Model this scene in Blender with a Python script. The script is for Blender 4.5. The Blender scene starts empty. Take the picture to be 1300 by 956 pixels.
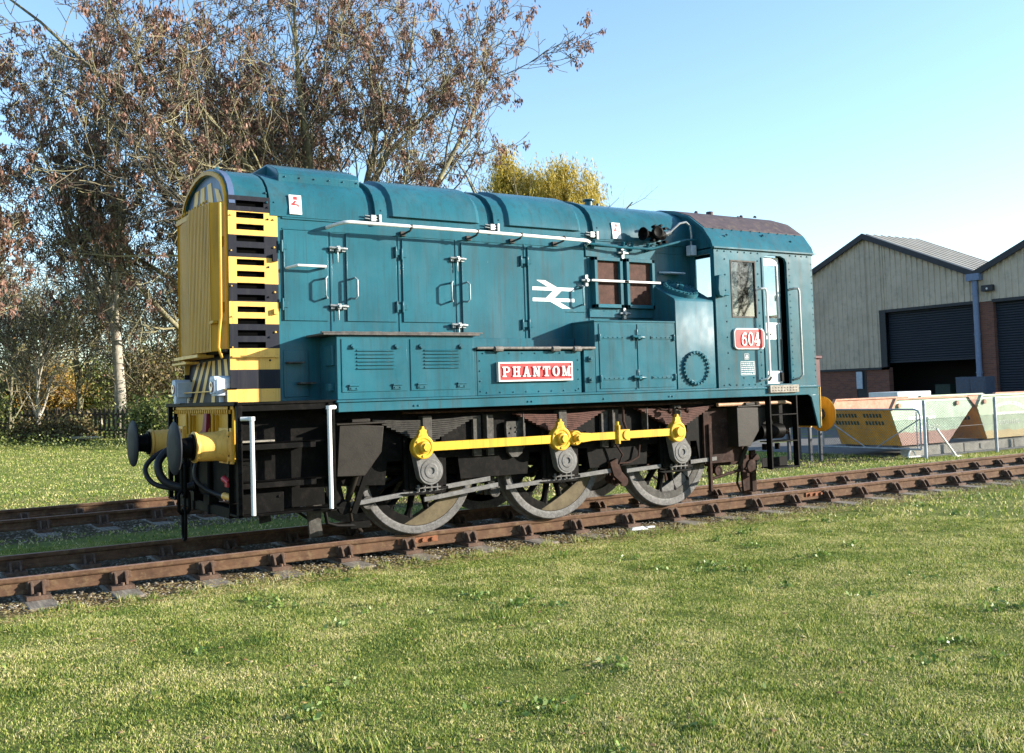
import bpy, bmesh, math, random
import numpy as np
from mathutils import Vector, Matrix
random.seed(7)
R = math.radians
S = bpy.context.scene
COL = S.collection

# ------------------------------------------------------------------ camera
cam_d = bpy.data.cameras.new('camera'); cam = bpy.data.objects.new('camera', cam_d); COL.objects.link(cam)
CP = Vector((-5.00230685, -10.5748868, 1.47539057)); YAW, PITCH, ROLL, FPX = 0.57148363, 0.0511969, -0.02983186, 1283.293
_F = Vector((math.sin(YAW)*math.cos(PITCH), math.cos(YAW)*math.cos(PITCH), math.sin(PITCH)))
_R = Vector((math.cos(YAW), -math.sin(YAW), 0)); _U = _R.cross(_F)
_R2 = _R*math.cos(ROLL)+_U*math.sin(ROLL); _U2 = -_R*math.sin(ROLL)+_U*math.cos(ROLL)
cam.matrix_world = Matrix(((_R2.x, _U2.x, -_F.x, CP.x), (_R2.y, _U2.y, -_F.y, CP.y), (_R2.z, _U2.z, -_F.z, CP.z), (0, 0, 0, 1)))
cam_d.sensor_width = 36; cam_d.lens = FPX/1300*36; cam_d.shift_y = -45/1300
cam_d.clip_start = .1; cam_d.clip_end = 3000
S.camera = cam

# ------------------------------------------------------------------ sky, sun, exposure
SUN = Vector((1.57, -1.0, .5)).normalized()
w = bpy.data.worlds.new('World'); S.world = w; w.use_nodes = True
nt = w.node_tree; bg = nt.nodes['Background']
sky = nt.nodes.new('ShaderNodeTexSky'); sky.sky_type = 'NISHITA'; sky.sun_disc = False
sky.sun_elevation = math.asin(SUN.z); sky.sun_rotation = math.atan2(SUN.x, SUN.y)
sky.altitude = 30; sky.air_density = 1.0; sky.dust_density = .35; sky.ozone_density = 2.5
nt.links.new(sky.outputs[0], bg.inputs[0]); bg.inputs[1].default_value = .13
sd = bpy.data.lights.new('sun', 'SUN'); sd.energy = 5.0; sd.angle = R(.53); sd.color = (1, .93, .82)
so = bpy.data.objects.new('sun', sd); COL.objects.link(so)
so.rotation_euler = SUN.to_track_quat('Z', 'Y').to_euler(); so.location = (20, -20, 20)
S.view_settings.view_transform = 'Standard'; S.view_settings.look = 'None'
S.view_settings.exposure = 1.56; S.view_settings.gamma = 1

# ------------------------------------------------------------------ node helpers
def newmat(name):
    m = bpy.data.materials.new(name); m.use_nodes = True
    n = m.node_tree; b = n.nodes['Principled BSDF']
    return m, n, b
def N(n, t, **k):
    d = n.nodes.new(t)
    for a, v in k.items(): setattr(d, a, v)
    return d
def L(n, a, b): n.links.new(a, b)
def coords(n, scale=(1, 1, 1), kind='Object'):
    tc = N(n, 'ShaderNodeTexCoord'); mp = N(n, 'ShaderNodeMapping'); mp.inputs['Scale'].default_value = scale
    L(n, tc.outputs[kind], mp.inputs[0]); return mp.outputs[0]
def noise(n, vec, scale, detail=4, rough=.55):
    t = N(n, 'ShaderNodeTexNoise'); t.inputs['Scale'].default_value = scale; t.inputs['Detail'].default_value = detail
    t.inputs['Roughness'].default_value = rough
    if vec: L(n, vec, t.inputs['Vector'])
    return t.outputs['Fac']
def ramp(n, fac, stops):
    r = N(n, 'ShaderNodeValToRGB'); e = r.color_ramp.elements
    while len(e) > 1: e.remove(e[-1])
    e[0].position, e[0].color = stops[0][0], tuple(stops[0][1])+(1,) if len(stops[0][1]) == 3 else stops[0][1]
    for p, c in stops[1:]:
        x = e.new(p); x.color = tuple(c)+(1,) if len(c) == 3 else c
    L(n, fac, r.inputs[0]); return r.outputs[0]
def g3(v): return (v, v, v)
def mixc(n, fac, a, b, mode='MIX'):
    m = N(n, 'ShaderNodeMix', data_type='RGBA', blend_type=mode)
    if isinstance(fac, (int, float)): m.inputs[0].default_value = fac
    else: L(n, fac, m.inputs[0])
    for i, x in ((6, a), (7, b)):
        if isinstance(x, tuple): m.inputs[i].default_value = x+(1,) if len(x) == 3 else x
        else: L(n, x, m.inputs[i])
    return m.outputs[2]
def bump(n, b, h, strength=.3, dist=.01):
    bp = N(n, 'ShaderNodeBump'); bp.inputs['Strength'].default_value = strength; bp.inputs['Distance'].default_value = dist
    L(n, h, bp.inputs['Height']); L(n, bp.outputs[0], b.inputs['Normal'])

def paint(name, col, rough=.35, dirt=(.05, .04, .03), dirt_amt=.35, var=.18, wave=.5, metal=0, chips=0.0, chipcol=(.35, .33, .3), spec=.16):
    """aged gloss paint: tone drift, rain streaks, grime specks, slight panel waviness"""
    m, n, b = newmat(name); v = coords(n)
    big = noise(n, v, 1.3, 5); 
    lo = tuple(c*(1-var) for c in col); hi = tuple(min(1, c*(1+var)) for c in col)
    c = ramp(n, big, [(.3, lo), (.7, hi)])
    streak = noise(n, coords(n, (9, 9, .55)), 1.6, 4, .6)
    sm = ramp(n, streak, [(.5, g3(0)), (.78, g3(dirt_amt))])
    c = mixc(n, sm, c, dirt)
    fade = ramp(n, noise(n, coords(n, (3, 3, 1.1)), 1.1, 6, .65), [(.48, g3(0)), (.72, g3(.30))]); c = mixc(n, fade, c, tuple(min(1, x*.8+.055) if name.startswith('teal') else min(1, x*1.15+.008) for x in col))
    run = ramp(n, noise(n, coords(n, (30, 30, .9)), 1.3, 3, .6), [(.56, g3(0)), (.74, g3(dirt_amt*.6))]); c = mixc(n, run, c, dirt)
    fine = noise(n, v, 28, 4, .7)
    fm = ramp(n, fine, [(.6, g3(0)), (.8, g3(dirt_amt*.8))])
    c = mixc(n, fm, c, dirt)
    if chips:
        cn = noise(n, v, 11, 6, .75); cm = ramp(n, cn, [(.72-chips*.1, g3(0)), (.75-chips*.1, g3(.8))]); c = mixc(n, cm, c, chipcol)
    L(n, c, b.inputs['Base Color'])
    L(n, ramp(n, noise(n, v, 6, 3), [(.3, g3(rough*.94)), (.7, g3(min(1, rough*1.08)))]), b.inputs['Roughness'])
    b.inputs['Metallic'].default_value = metal; b.inputs['Specular IOR Level'].default_value = spec
    mx = N(n, 'ShaderNodeMath', operation='ADD')
    w1 = noise(n, v, 2.2, 2); sc = N(n, 'ShaderNodeMath', operation='MULTIPLY'); L(n, w1, sc.inputs[0]); sc.inputs[1].default_value = 18*wave
    L(n, sc.outputs[0], mx.inputs[0]); fn = N(n, 'ShaderNodeMath', operation='MULTIPLY'); L(n, noise(n, v, 45, 3), fn.inputs[0]); fn.inputs[1].default_value = .25; L(n, fn.outputs[0], mx.inputs[1])
    bump(n, b, mx.outputs[0], .35, .0016)
    return m
def rusty(name, c1, c2, rough=.8, scale=7, metal=0, b_=.4, greyed=None, spec=.15):
    m, n, b = newmat(name); v = coords(n)
    a = noise(n, v, scale, 8, .7); c = ramp(n, a, [(.3, c1), (.65, c2)])
    if greyed: c = mixc(n, ramp(n, noise(n, v, scale*2.7, 5, .7), [(.5, g3(0)), (.7, g3(.8))]), c, greyed)
    L(n, c, b.inputs['Base Color']); b.inputs['Roughness'].default_value = rough; b.inputs['Metallic'].default_value = metal; b.inputs['Specular IOR Level'].default_value = spec
    bump(n, b, noise(n, v, scale*9, 6, .7), b_, .004)
    return m
def flat(name, col, rough=.5, metal=0, spec=.25):
    m, n, b = newmat(name); v = coords(n)
    c = ramp(n, noise(n, v, 12, 4), [(.3, tuple(x*.85 for x in col)), (.7, tuple(min(1, x*1.12) for x in col))])
    L(n, c, b.inputs['Base Color']); b.inputs['Roughness'].default_value = rough; b.inputs['Metallic'].default_value = metal; b.inputs['Specular IOR Level'].default_value = spec
    return m
def leafmat(name, cols, rough=.6, trans=.35):
    """colour differs from leaf to leaf (mesh island)"""
    m, n, b = newmat(name); ge = N(n, 'ShaderNodeNewGeometry')
    st = [(i/max(1, len(cols)-1), c) for i, c in enumerate(cols)]
    c = ramp(n, ge.outputs['Random Per Island'], st)
    L(n, c, b.inputs['Base Color']); b.inputs['Roughness'].default_value = rough
    if trans:
        tr = N(n, 'ShaderNodeBsdfTranslucent'); L(n, c, tr.inputs[0]); mx = N(n, 'ShaderNodeMixShader'); mx.inputs[0].default_value = trans
        out = n.nodes['Material Output']; L(n, b.outputs[0], mx.inputs[1]); L(n, tr.outputs[0], mx.inputs[2]); L(n, mx.outputs[0], out.inputs[0])
    return m
def glassmat(name, tint=(.75, .8, .8), refl=.25, dirt=.25):
    m, n, b = newmat(name); out = n.nodes['Material Output']
    t = N(n, 'ShaderNodeBsdfTransparent'); t.inputs[0].default_value = tint+(1,)
    g = N(n, 'ShaderNodeBsdfGlossy'); g.inputs['Roughness'].default_value = .02
    lw = N(n, 'ShaderNodeLayerWeight'); fr = N(n, 'ShaderNodeMath', operation='POWER'); L(n, lw.outputs['Facing'], fr.inputs[0]); fr.inputs[1].default_value = 4
    ad = N(n, 'ShaderNodeMath', operation='ADD', use_clamp=True); L(n, fr.outputs[0], ad.inputs[0]); ad.inputs[1].default_value = refl
    mx = N(n, 'ShaderNodeMixShader'); L(n, ad.outputs[0], mx.inputs[0]); L(n, t.outputs[0], mx.inputs[1]); L(n, g.outputs[0], mx.inputs[2])
    d = N(n, 'ShaderNodeBsdfDiffuse'); d.inputs[0].default_value = (.3, .3, .27, 1)
    dm = ramp(n, noise(n, coords(n), 14, 5, .7), [(.5, g3(0)), (.8, g3(dirt))])
    m2 = N(n, 'ShaderNodeMixShader'); L(n, dm, m2.inputs[0]); L(n, mx.outputs[0], m2.inputs[1]); L(n, d.outputs[0], m2.inputs[2])
    L(n, m2.outputs[0], out.inputs[0]); return m

# ------------------------------------------------------------------ mesh helpers
class M:
    def __init__(s): s.v = []; s.f = []; s.m = []
    def add(s, vs, fs, m=0):
        o = len(s.v); s.v += [tuple(p) for p in vs]
        for f in fs: s.f.append(tuple(i+o for i in f)); s.m.append(m)
        return s
    def box(s, x0, x1, y0, y1, z0, z1, m=0):
        x0, x1 = min(x0, x1), max(x0, x1); y0, y1 = min(y0, y1), max(y0, y1); z0, z1 = min(z0, z1), max(z0, z1)
        vs = [(x0, y0, z0), (x1, y0, z0), (x1, y1, z0), (x0, y1, z0), (x0, y0, z1), (x1, y0, z1), (x1, y1, z1), (x0, y1, z1)]
        return s.add(vs, [(3, 2, 1, 0), (4, 5, 6, 7), (0, 1, 5, 4), (1, 2, 6, 5), (2, 3, 7, 6), (3, 0, 4, 7)], m)
    def prism(s, pts, ax, a, b, m=0):
        """polygon in the plane across axis ax ('x': (y,z), 'y': (x,z), 'z': (x,y)) extruded from a to b"""
        def P(p, t): return (t, p[0], p[1]) if ax == 'x' else (p[0], t, p[1]) if ax == 'y' else (p[0], p[1], t)
        ar = sum(pts[i][0]*pts[(i+1) % len(pts)][1]-pts[(i+1) % len(pts)][0]*pts[i][1] for i in range(len(pts)))
        if (ar > 0) == (ax == 'y'): pts = pts[::-1]
        if a > b: a, b = b, a
        n = len(pts); vs = [P(p, a) for p in pts]+[P(p, b) for p in pts]
        fs = [tuple(range(n-1, -1, -1)), tuple(range(n, 2*n))]+[(i, (i+1) % n, (i+1) % n+n, i+n) for i in range(n)]
        return s.add(vs, fs, m)
    def hexa(s, vs, m=0): return s.add(vs, [(3, 2, 1, 0), (4, 5, 6, 7), (0, 1, 5, 4), (1, 2, 6, 5), (2, 3, 7, 6), (3, 0, 4, 7)], m)
    def tube(s, pts, r, n=8, m=0, caps=True):
        pts = [Vector(p) for p in pts]; k = len(pts); rs = r if isinstance(r, (list, tuple)) else [r]*k
        vs = []; up = None
        for i, p in enumerate(pts):
            d = (pts[min(i+1, k-1)]-pts[max(i-1, 0)]).normalized()
            if up is None: up = Vector((0, 0, 1)) if abs(d.z) < .9 else Vector((1, 0, 0))
            a = d.cross(up).normalized(); up = a.cross(d).normalized()
            for j in range(n):
                t = 2*math.pi*j/n; vs.append(p+(a*math.cos(t)+up*math.sin(t))*rs[i])
        fs = [(i*n+j, i*n+(j+1) % n, (i+1)*n+(j+1) % n, (i+1)*n+j) for i in range(k-1) for j in range(n)]
        fs = [f[::-1] for f in fs]
        if caps: fs += [tuple(range(n)), tuple(range((k-1)*n, k*n))[::-1]]
        return s.add(vs, fs, m)
    def cyl(s, p0, p1, r, r1=None, n=16, m=0): return s.tube([p0, p1], [r, r if r1 is None else r1], n, m)
    def lathe(s, o, ax, prof, n=32, m=0):
        """prof: (t along axis, radius)"""
        o = Vector(o); d = Vector(ax).normalized(); u = Vector((0, 0, 1)) if abs(d.z) < .9 else Vector((1, 0, 0))
        a = d.cross(u).normalized(); b = d.cross(a)
        vs = []; k = len(prof)
        for t, r in prof:
            for j in range(n):
                q = 2*math.pi*j/n; vs.append(o+d*t+(a*math.cos(q)+b*math.sin(q))*r)
        fs = [(i*n+j, i*n+(j+1) % n, (i+1)*n+(j+1) % n, (i+1)*n+j) for i in range(k-1) for j in range(n)]
        return s.add(vs, fs, m)
    def loft(s, secs, m=0, closed=True, caps=True):
        n = len(secs[0]); vs = [p for c in secs for p in c]
        e = n if closed else n-1
        fs = [(i*n+j, i*n+(j+1) % n, (i+1)*n+(j+1) % n, (i+1)*n+j) for i in range(len(secs)-1) for j in range(e)]
        if caps == 'strip':
            e = (len(secs)-1)*n
            for k in range(n//2-1): fs += [(k+1, k, n-1-k, n-2-k), (e+k, e+k+1, e+n-2-k, e+n-1-k)]
        elif caps: fs += [tuple(range(n))[::-1], tuple(range((len(secs)-1)*n, len(secs)*n))]
        return s.add(vs, fs, m)
    def rivets(s, pts, r=.011, h=.008, ax=(0, -1, 0), m=0):
        for p in pts:
            p = Vector(p); a = Vector(ax); s.tube([p, p+a*h], [r, r*.6], 6, m)
        return s
    def build(s, name, mats, parent=None, bev=0, ang=35, seg=2):
        me = bpy.data.meshes.new(name); me.from_pydata(s.v, [], s.f)
        bm = bmesh.new(); bm.from_mesh(me); bmesh.ops.recalc_face_normals(bm, faces=bm.faces); bm.to_mesh(me); bm.free()
        if not isinstance(mats, (list, tuple)): mats = [mats]
        for x in mats: me.materials.append(x)
        me.polygons.foreach_set('material_index', s.m); me.update()
        me.shade_smooth(); me.set_sharp_from_angle(angle=R(ang))
        o = bpy.data.objects.new(name, me); COL.objects.link(o)
        if parent: attach(o, parent)
        if bev:
            b = o.modifiers.new('b', 'BEVEL'); b.width = bev; b.segments = seg; b.limit_method = 'ANGLE'; b.angle_limit = R(40); b.harden_normals = False
        return o
def attach(o, parent):
    o.parent = parent
    o.matrix_parent_inverse = Matrix.Translation(-Vector(parent.location)) if parent.type == 'EMPTY' else Matrix.Identity(4)
def tag(o, label=None, cat=None, group=None, kind=None):
    if label: o['label'] = label
    if cat: o['category'] = cat
    if group: o['group'] = group
    if kind: o['kind'] = kind
    return o
def thing(name, loc, label, cat, group=None):
    o = bpy.data.objects.new(name, None); COL.objects.link(o); o.location = loc; o.empty_display_size = .2
    return tag(o, label, cat, group)
def dup(root, loc, rotz=None, label=None):
    r = root.copy(); COL.objects.link(r); r.location = loc
    if rotz is not None: r.rotation_euler = (0, 0, rotz)
    if label: r['label'] = label
    for ch in list(root.children):
        c = ch.copy(); COL.objects.link(c); c.parent = r; c.matrix_parent_inverse = ch.matrix_parent_inverse.copy()
        for g in list(ch.children):
            d = g.copy(); COL.objects.link(d); d.parent = c; d.matrix_parent_inverse = g.matrix_parent_inverse.copy()
    return r
def npmesh(name, V, F, mat, parent=None, smooth=False):
    V = np.asarray(V, np.float32); F = np.asarray(F, np.int32); k = F.shape[1]
    me = bpy.data.meshes.new(name); me.vertices.add(len(V)); me.vertices.foreach_set('co', V.ravel())
    me.loops.add(F.size); me.loops.foreach_set('vertex_index', F.ravel())
    me.polygons.add(len(F)); me.polygons.foreach_set('loop_start', np.arange(0, F.size, k, dtype=np.int32))
    me.update(calc_edges=True); me.validate()
    me.polygons.foreach_set('use_smooth', np.full(len(F), smooth)); me.materials.append(mat)
    o = bpy.data.objects.new(name, me); COL.objects.link(o)
    if parent: attach(o, parent)
    return o
def panel_holes(mb, xs, zs, holes, put, mats=None):
    """grid of plate cells; holes: set of (i,j) left open; put(x0,x1,z0,z1,m) adds a cell"""
    for i in range(len(xs)-1):
        for j in range(len(zs)-1):
            if (i, j) in holes: continue
            put(xs[i], xs[i+1], zs[j], zs[j+1], mats[j] if mats else 0)
def text_mesh(txt, size, mat, name, mw, depth=.002, parent=None, align='CENTER'):
    c = bpy.data.curves.new(name, 'FONT'); c.body = txt; c.size = size; c.extrude = depth; c.align_x = align; c.align_y = 'CENTER'
    o = bpy.data.objects.new(name+'_c', c); me = bpy.data.meshes.new_from_object(o)
    bpy.data.objects.remove(o); bpy.data.curves.remove(c)
    me.transform(mw); me.materials.clear(); me.materials.append(mat)
    ob = bpy.data.objects.new(name, me); COL.objects.link(ob)
    if parent: attach(ob, parent)
    return ob

# ================================================================== materials of the locomotive
TEAL = paint('teal_paint', (.017, .094, .124), .22, dirt=(.03, .035, .03), dirt_amt=.55, var=.2, wave=.8)
TEAL2 = paint('teal_paint_chipped', (.020, .098, .128), .22, dirt=(.05, .04, .03), dirt_amt=.6, var=.2, wave=.6, chips=.35, chipcol=(.18, .27, .28))
YEL = paint('yellow_paint', (.72, .42, .10), .42, dirt=(.16, .10, .04), dirt_amt=.55, var=.08, wave=.4)
YEL_SHADE = paint('shaded_yellow_paint', (.54, .275, .02), .45, dirt=(.10, .05, .015), dirt_amt=.45, var=.12, wave=.4)  # darker yellow: shade of nose and front beam put into the colour, plus dirt
YELP = paint('yellow_rod_paint', (.56, .33, .03), .42, dirt=(.12, .075, .02), dirt_amt=.6, var=.08, wave=.3)
BLK = paint('black_stripe_paint', (.016, .017, .024), .5, dirt=(.04, .04, .04), dirt_amt=.5, var=.2, wave=.4, spec=.08)
FRAME = rusty('sooty_frame_black', (.002, .002, .002), (.005, .0045, .004), .55, 5, b_=.4, greyed=(.013, .011, .010), spec=.05)
FRAMEG = rusty('dusty_grey_metal', (.022, .020, .018), (.065, .060, .053), .65, 8, b_=.5, greyed=(.11, .105, .095))
FRAMEB = rusty('rust_brown_frame', (.010, .007, .006), (.045, .022, .016), .75, 6, b_=.4, greyed=(.06, .042, .035), spec=.08)
STEEL = rusty('worn_grey_steel', (.05, .048, .045), (.12, .115, .11), .55, 14, metal=.1, b_=.5, greyed=(.17, .165, .16))
WHITE = paint('white_paint', (.66, .66, .64), .4, dirt=(.3, .27, .22), dirt_amt=.35, var=.06, wave=.2)
SILV = rusty('silvery_latch', (.16, .18, .18), (.36, .38, .38), .4, 30, metal=.5, b_=.2)
RED = paint('red_plate_paint', (.62, .045, .045), .38, dirt=(.3, .05, .04), dirt_amt=.2, var=.06, wave=.1)
DARK = flat('dark_void', (.003, .003, .003), 1, spec=0)
RUBBER = flat('black_rubber', (.014, .014, .015), .45)
MESHB = rusty('brown_radiator_mesh', (.030, .012, .008), (.075, .032, .022), .7, 16, b_=.6)
ROOFD = rusty('weathered_purple_grey_roof', (.045, .036, .042), (.085, .066, .070), .7, 4, b_=.3, greyed=(.14, .11, .08))
TREAD = rusty('worn_tread_plate', (.10, .09, .075), (.30, .27, .22), .6, 16, b_=.6)
LAMPC = flat('pale_blue_grey_lamp', (.42, .48, .56), .45)
GLASS = glassmat('cab_glass', (.9, .92, .92), refl=.02, dirt=.03)
REDH = flat('red_hose_cock', (.35, .02, .03), .4)
TAN = rusty('tan_balance_weight', (.05, .038, .02), (.12, .095, .055), .7, 6)

LOCO = thing('locomotive', (1.92, 0, 0), 'teal diesel shunting locomotive with yellow and black striped front standing on rusty rails', 'locomotive')
H = .82                                                            # half width of the hood
ARCH = [(.82, 3.32), (.818, 3.42), (.80, 3.52), (.755, 3.61), (.67, 3.695), (.55, 3.76), (.38, 3.82), (.2, 3.86), (0, 3.875)]
def arch(d=0, base=3.32):
    pts = []
    for i, (y, z) in enumerate(ARCH):
        if z <= base+.004:
            y1, z1 = ARCH[i+1]
            if z1 > base+.004 and base > 3.321: t = (base-z)/(z1-z); pts.append((y+(y1-y)*t+d, base))
            elif i == 0: pts.append((y+d, base))
            continue
        if i == 0: pts.append((y+d, base)); pts.append((y+d, z)); continue
        a = ARCH[max(0, i-1)]; b = ARCH[min(len(ARCH)-1, i+1)]
        tx, tz = b[0]-a[0], b[1]-a[1]; l = math.hypot(tx, tz)
        if i == len(ARCH)-1: nx, nz = 0, 1
        else: nx, nz = tz/l, -tx/l
        pts.append((y+nx*d, z+nz*d))
    return pts
def full(pts): return [(-y, z) for y, z in pts]+[(y, z) for y, z in pts[-2::-1]]
def shell(mb, x0, x1, d0, d1=None, inner=-.05, m=0, base=3.32):
    """curved roof sheet between x0 and x1, standing d0 (at x0) to d1 (at x1) proud of the plain arch"""
    d1 = d0 if d1 is None else d1
    secs = []
    for x, d in ((x0, d0), (x1, d1)):
        o = full(arch(d, base)); i = full(arch(inner, base))[::-1]
        secs.append([(x, y, z) for y, z in o+i])
    mb.loft(secs, m, caps='strip')

# ---- frames, footplate
b = M()
for s in (-1, 1):
    b.prism([(-2.06, 1.32), (-2.06, .93), (-1.6, .62), (-.45, .56), (-.42, .80), (.42, .80), (.45, .56), (1.32, .56), (1.36, .80), (2.16, .80), (2.2, .56), (3.07, .56), (3.1, .80), (3.9, .80), (3.94, .56), (4.4, .60), (5.2, .80), (5.85, .93), (5.85, 1.32)], 'y', s*.95, s*.985)
b.box(-2.0, 5.86, -.9, .9, 1.22, 1.33)
for x in (-1.2, .88, 2.63, 4.6): b.box(x-.03, x+.03, -.95, .95, .55, 1.25)
b.build('main_frame', FRAME, LOCO, .004)
b = M(); b.box(-1.08, 5.87, -1.295, 1.295, 1.335, 1.43); b.box(-1.1, 5.885, -1.31, 1.31, 1.43, 1.455)
for s in (-1, 1): b.prism([(5.66, 1.335), (5.72, 1.30), (5.84, .88), (5.875, .88), (5.875, 1.335)], 'y', s*1.27, s*1.295)
b.rivets([(x, -1.295, 1.375) for x in (-.25, -.2, 1.15, 1.2, 3.2, 3.25, 2.2)], .014, .012)
b.build('footplate', TEAL2, LOCO, .006)
b = M(); b.box(-2.08, -1.08, -1.28, 1.28, 1.435, 1.462); b.box(-2.1, -2.06, -1.25, 1.25, 1.43, 1.47)
b.build('front_platform', FRAME, LOCO, .004)
b = M(); b.box(4.90, 5.44, -1.335, -1.20, 1.375, 1.475)
for i in range(9):
    for j in range(2): b.box(4.94+i*.055, 4.97+i*.055, -1.342, -1.33, 1.40+j*.035, 1.412+j*.035)
b.build('door_tread_plate', TREAD, LOCO, .004)

# ---- hood body
b = M(); b.prism(full(arch(-.03, 1.455)), 'x', -1.56, 4.06)
b.box(-1.5, 4.05, -H, H, 1.455, 3.34)
hood = b.build('hood', TEAL, LOCO)
b = M(); b.box(-1.45, 4.05, -H-.012, -H+.01, 3.30, 3.325); b.box(-1.45, 4.05, -H-.006, -H+.01, 3.195, 3.21)
for x in (-.93, -.15, .56, 1.475, 2.40): b.box(x-.012, x+.012, -H-.008, -H+.01, 2.1, 3.2)
b.build('hood_beading', TEAL, hood, .003)
# roof sheets: covers between recessed bands
def lipcover(mb, x0, x1):
    secs = []
    for x, d in ((x0+.12, .01), (x0+.17, .055), (x1-.17, .055), (x1-.10, .01)):
        o = [(-y, z) for y, z in arch(d, 3.40)][:8]; i = [(-y, z) for y, z in arch(-.02, 3.40)][:8][::-1]
        secs.append([(x, y, z) for y, z in o+i])
    mb.loft(secs, caps='strip')
for k, (x0, x1) in enumerate([(-1.58, -.50), (-.40, .98), (1.08, 2.40), (2.50, 4.055)]):
    b = M(); shell(b, x0, x1, .018)
    if k: shell(b, x0-.03, x0+.012, .034)
    if k in (1, 2): lipcover(b, x0, x1)
    b.rivets([(x0+.05, -.83, z) for z in (3.38, 3.46)], .01, .01)
    if k == 3: b.rivets([(x0+.3*i+.2, -.5, 3.79) for i in range(4)], .01, .012, (0, -.4, .9))
    rp = b.build('roof_cover', TEAL, LOCO, .004, ang=28)
    if k:
        c = M(); sec = []
        for x in (x0-.1, x0-.005):
            o = full(arch(-.012, 3.32)); i = full(arch(-.05, 3.32))[::-1]; sec.append([(x, y, z) for y, z in o+i])
        c.loft(sec, caps='strip'); c.build('joint_band', TEAL, rp)
        c = M()
        for dz in (0, .03): c.cyl((x0-.16, -.865, 3.36+dz), (x0+.03, -.865, 3.345+dz), .009, n=8)
        c.box(x0-.09, x0-.03, -.88, -.83, 3.33, 3.40); c.box(x0+.0, x0+.03, -.885, -.83, 3.31, 3.41)
        c.build('roof_latch', SILV, rp, .003)
b = M()
b.loft([[(x, y, z) for y, z in [(-.66, 3.66), (-.66, 3.80), (-.60, 3.86), (-.3, 3.965), (.3, 3.965), (.6, 3.86), (.66, 3.80), (.66, 3.66)]] for x in (-1.42, -.52)])
b.rivets([(-1.35+.16*i, -.665, 3.77) for i in range(6)], .012, .01)
b.prism([(-1.42, 3.66), (-1.42, 3.95), (-1.62, 3.82), (-1.62, 3.66)], 'y', -.3, -.26)
b.build('roof_box', TEAL, LOCO, .006)
b = M(); b.cyl((2.95, -.15, 3.84), (2.95, -.15, 3.94), .05); b.cyl((2.95, -.15, 3.94), (2.95, -.15, 3.96), .08); b.cyl((3.1, -.15, 3.84), (3.1, -.15, 3.92), .02)
b.box(-1.9, -1.87, -.13, -.07, 3.8, 3.93)
b.build('roof_fitting', TEAL, LOCO, .003)

# ---- front cowl with radiator
stripes = [(1.462, 1.59, 1), (1.59, 1.78, 0), (1.78, 1.99, 1), (1.99, 2.23, 0), (2.23, 2.45, 1), (2.45, 2.63, 0), (2.63, 2.89, 1), (2.89, 3.11, 0), (3.11, 3.345, 1), (3.345, 3.50, 0)]
slots = [3.425-i*.1168 for i in range(13)]
zs = set()
for a, c, m in stripes: zs |= {round(a, 4), round(c, 4)}
for z in slots: zs |= {round(z-.029, 4), round(z+.029, 4)}
zs = sorted(zs)
for s in (-1, 1):
    b = M(); holes = set(); mats = []
    for j in range(len(zs)-1):
        zc = (zs[j]+zs[j+1])/2
        mats.append(next(m for a, c, m in stripes if a <= zc <= c))
        if any(abs(zc-z) < .029 for z in slots): holes.add((1, j))
    def put(x0, x1, z0, z1, m): b.box(x0, x1, s*H, s*(H+.014), z0, z1, m)
    panel_holes(b, [-2.0, -1.92, -1.64, -1.575], zs, holes, put, mats)
    for a, c, m in stripes[:-1]: b.box(-1.575, -1.50, s*H, s*(H+.014), a, c, m)
    if s < 0:
        b.rivets([(-1.60, -.834, z) for z in (3.28, 3.40, 2.8, 2.5, 2.1, 1.87)], .012, .014, m=0)
        b.rivets([(-1.54, -.834, z) for z in (3.28, 3.0, 2.55, 2.15, 1.9)], .014, .016, m=1)
        b.rivets([(-1.975, -.834, z) for z in (3.3, 2.95, 2.6, 2.3, 2.0)], .010, .014, m=1)
        b.box(-1.985, -1.52, -.862, -.834, 1.90, 1.915, 1)
        b.box(-1.56, -1.52, -.87, -.834, 2.33, 2.38, 1); b.box(-1.565, -1.515, -.87, -.834, 2.86, 2.93, 0)
    o = b.build('striped_grille_panel', [BLK, YEL], LOCO, .0)
    b = M(); b.box(-1.95, -1.6, s*(H-.07), s*(H-.03), 1.9, 3.49)
    for z in slots: b.hexa([(-1.95, s*(H-.04), z-.05), (-1.6, s*(H-.04), z-.05), (-1.6, s*(H-.002), z-.038), (-1.95, s*(H-.002), z-.038), (-1.95, s*(H-.04), z-.04), (-1.6, s*(H-.04), z-.04), (-1.6, s*(H-.002), z-.030), (-1.95, s*(H-.002), z-.030)])
    b.build('grille_louvre', DARK, o)
b = M(); shell(b, -2.0, -1.60, .014, base=3.50)
b.rivets([(-1.61, -.80, 3.55), (-1.61, -.83, 3.45)], .016, .02)
b.build('cowl_roof', TEAL, LOCO, .004, ang=28)
b = M(); b.box(-1.93, -1.52, -H+.075, H-.075, 1.9, 3.5); b.prism(full(arch(-.06, 3.4)), 'x', -1.90, -1.55)
b.build('radiator_core', DARK, LOCO)
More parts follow.
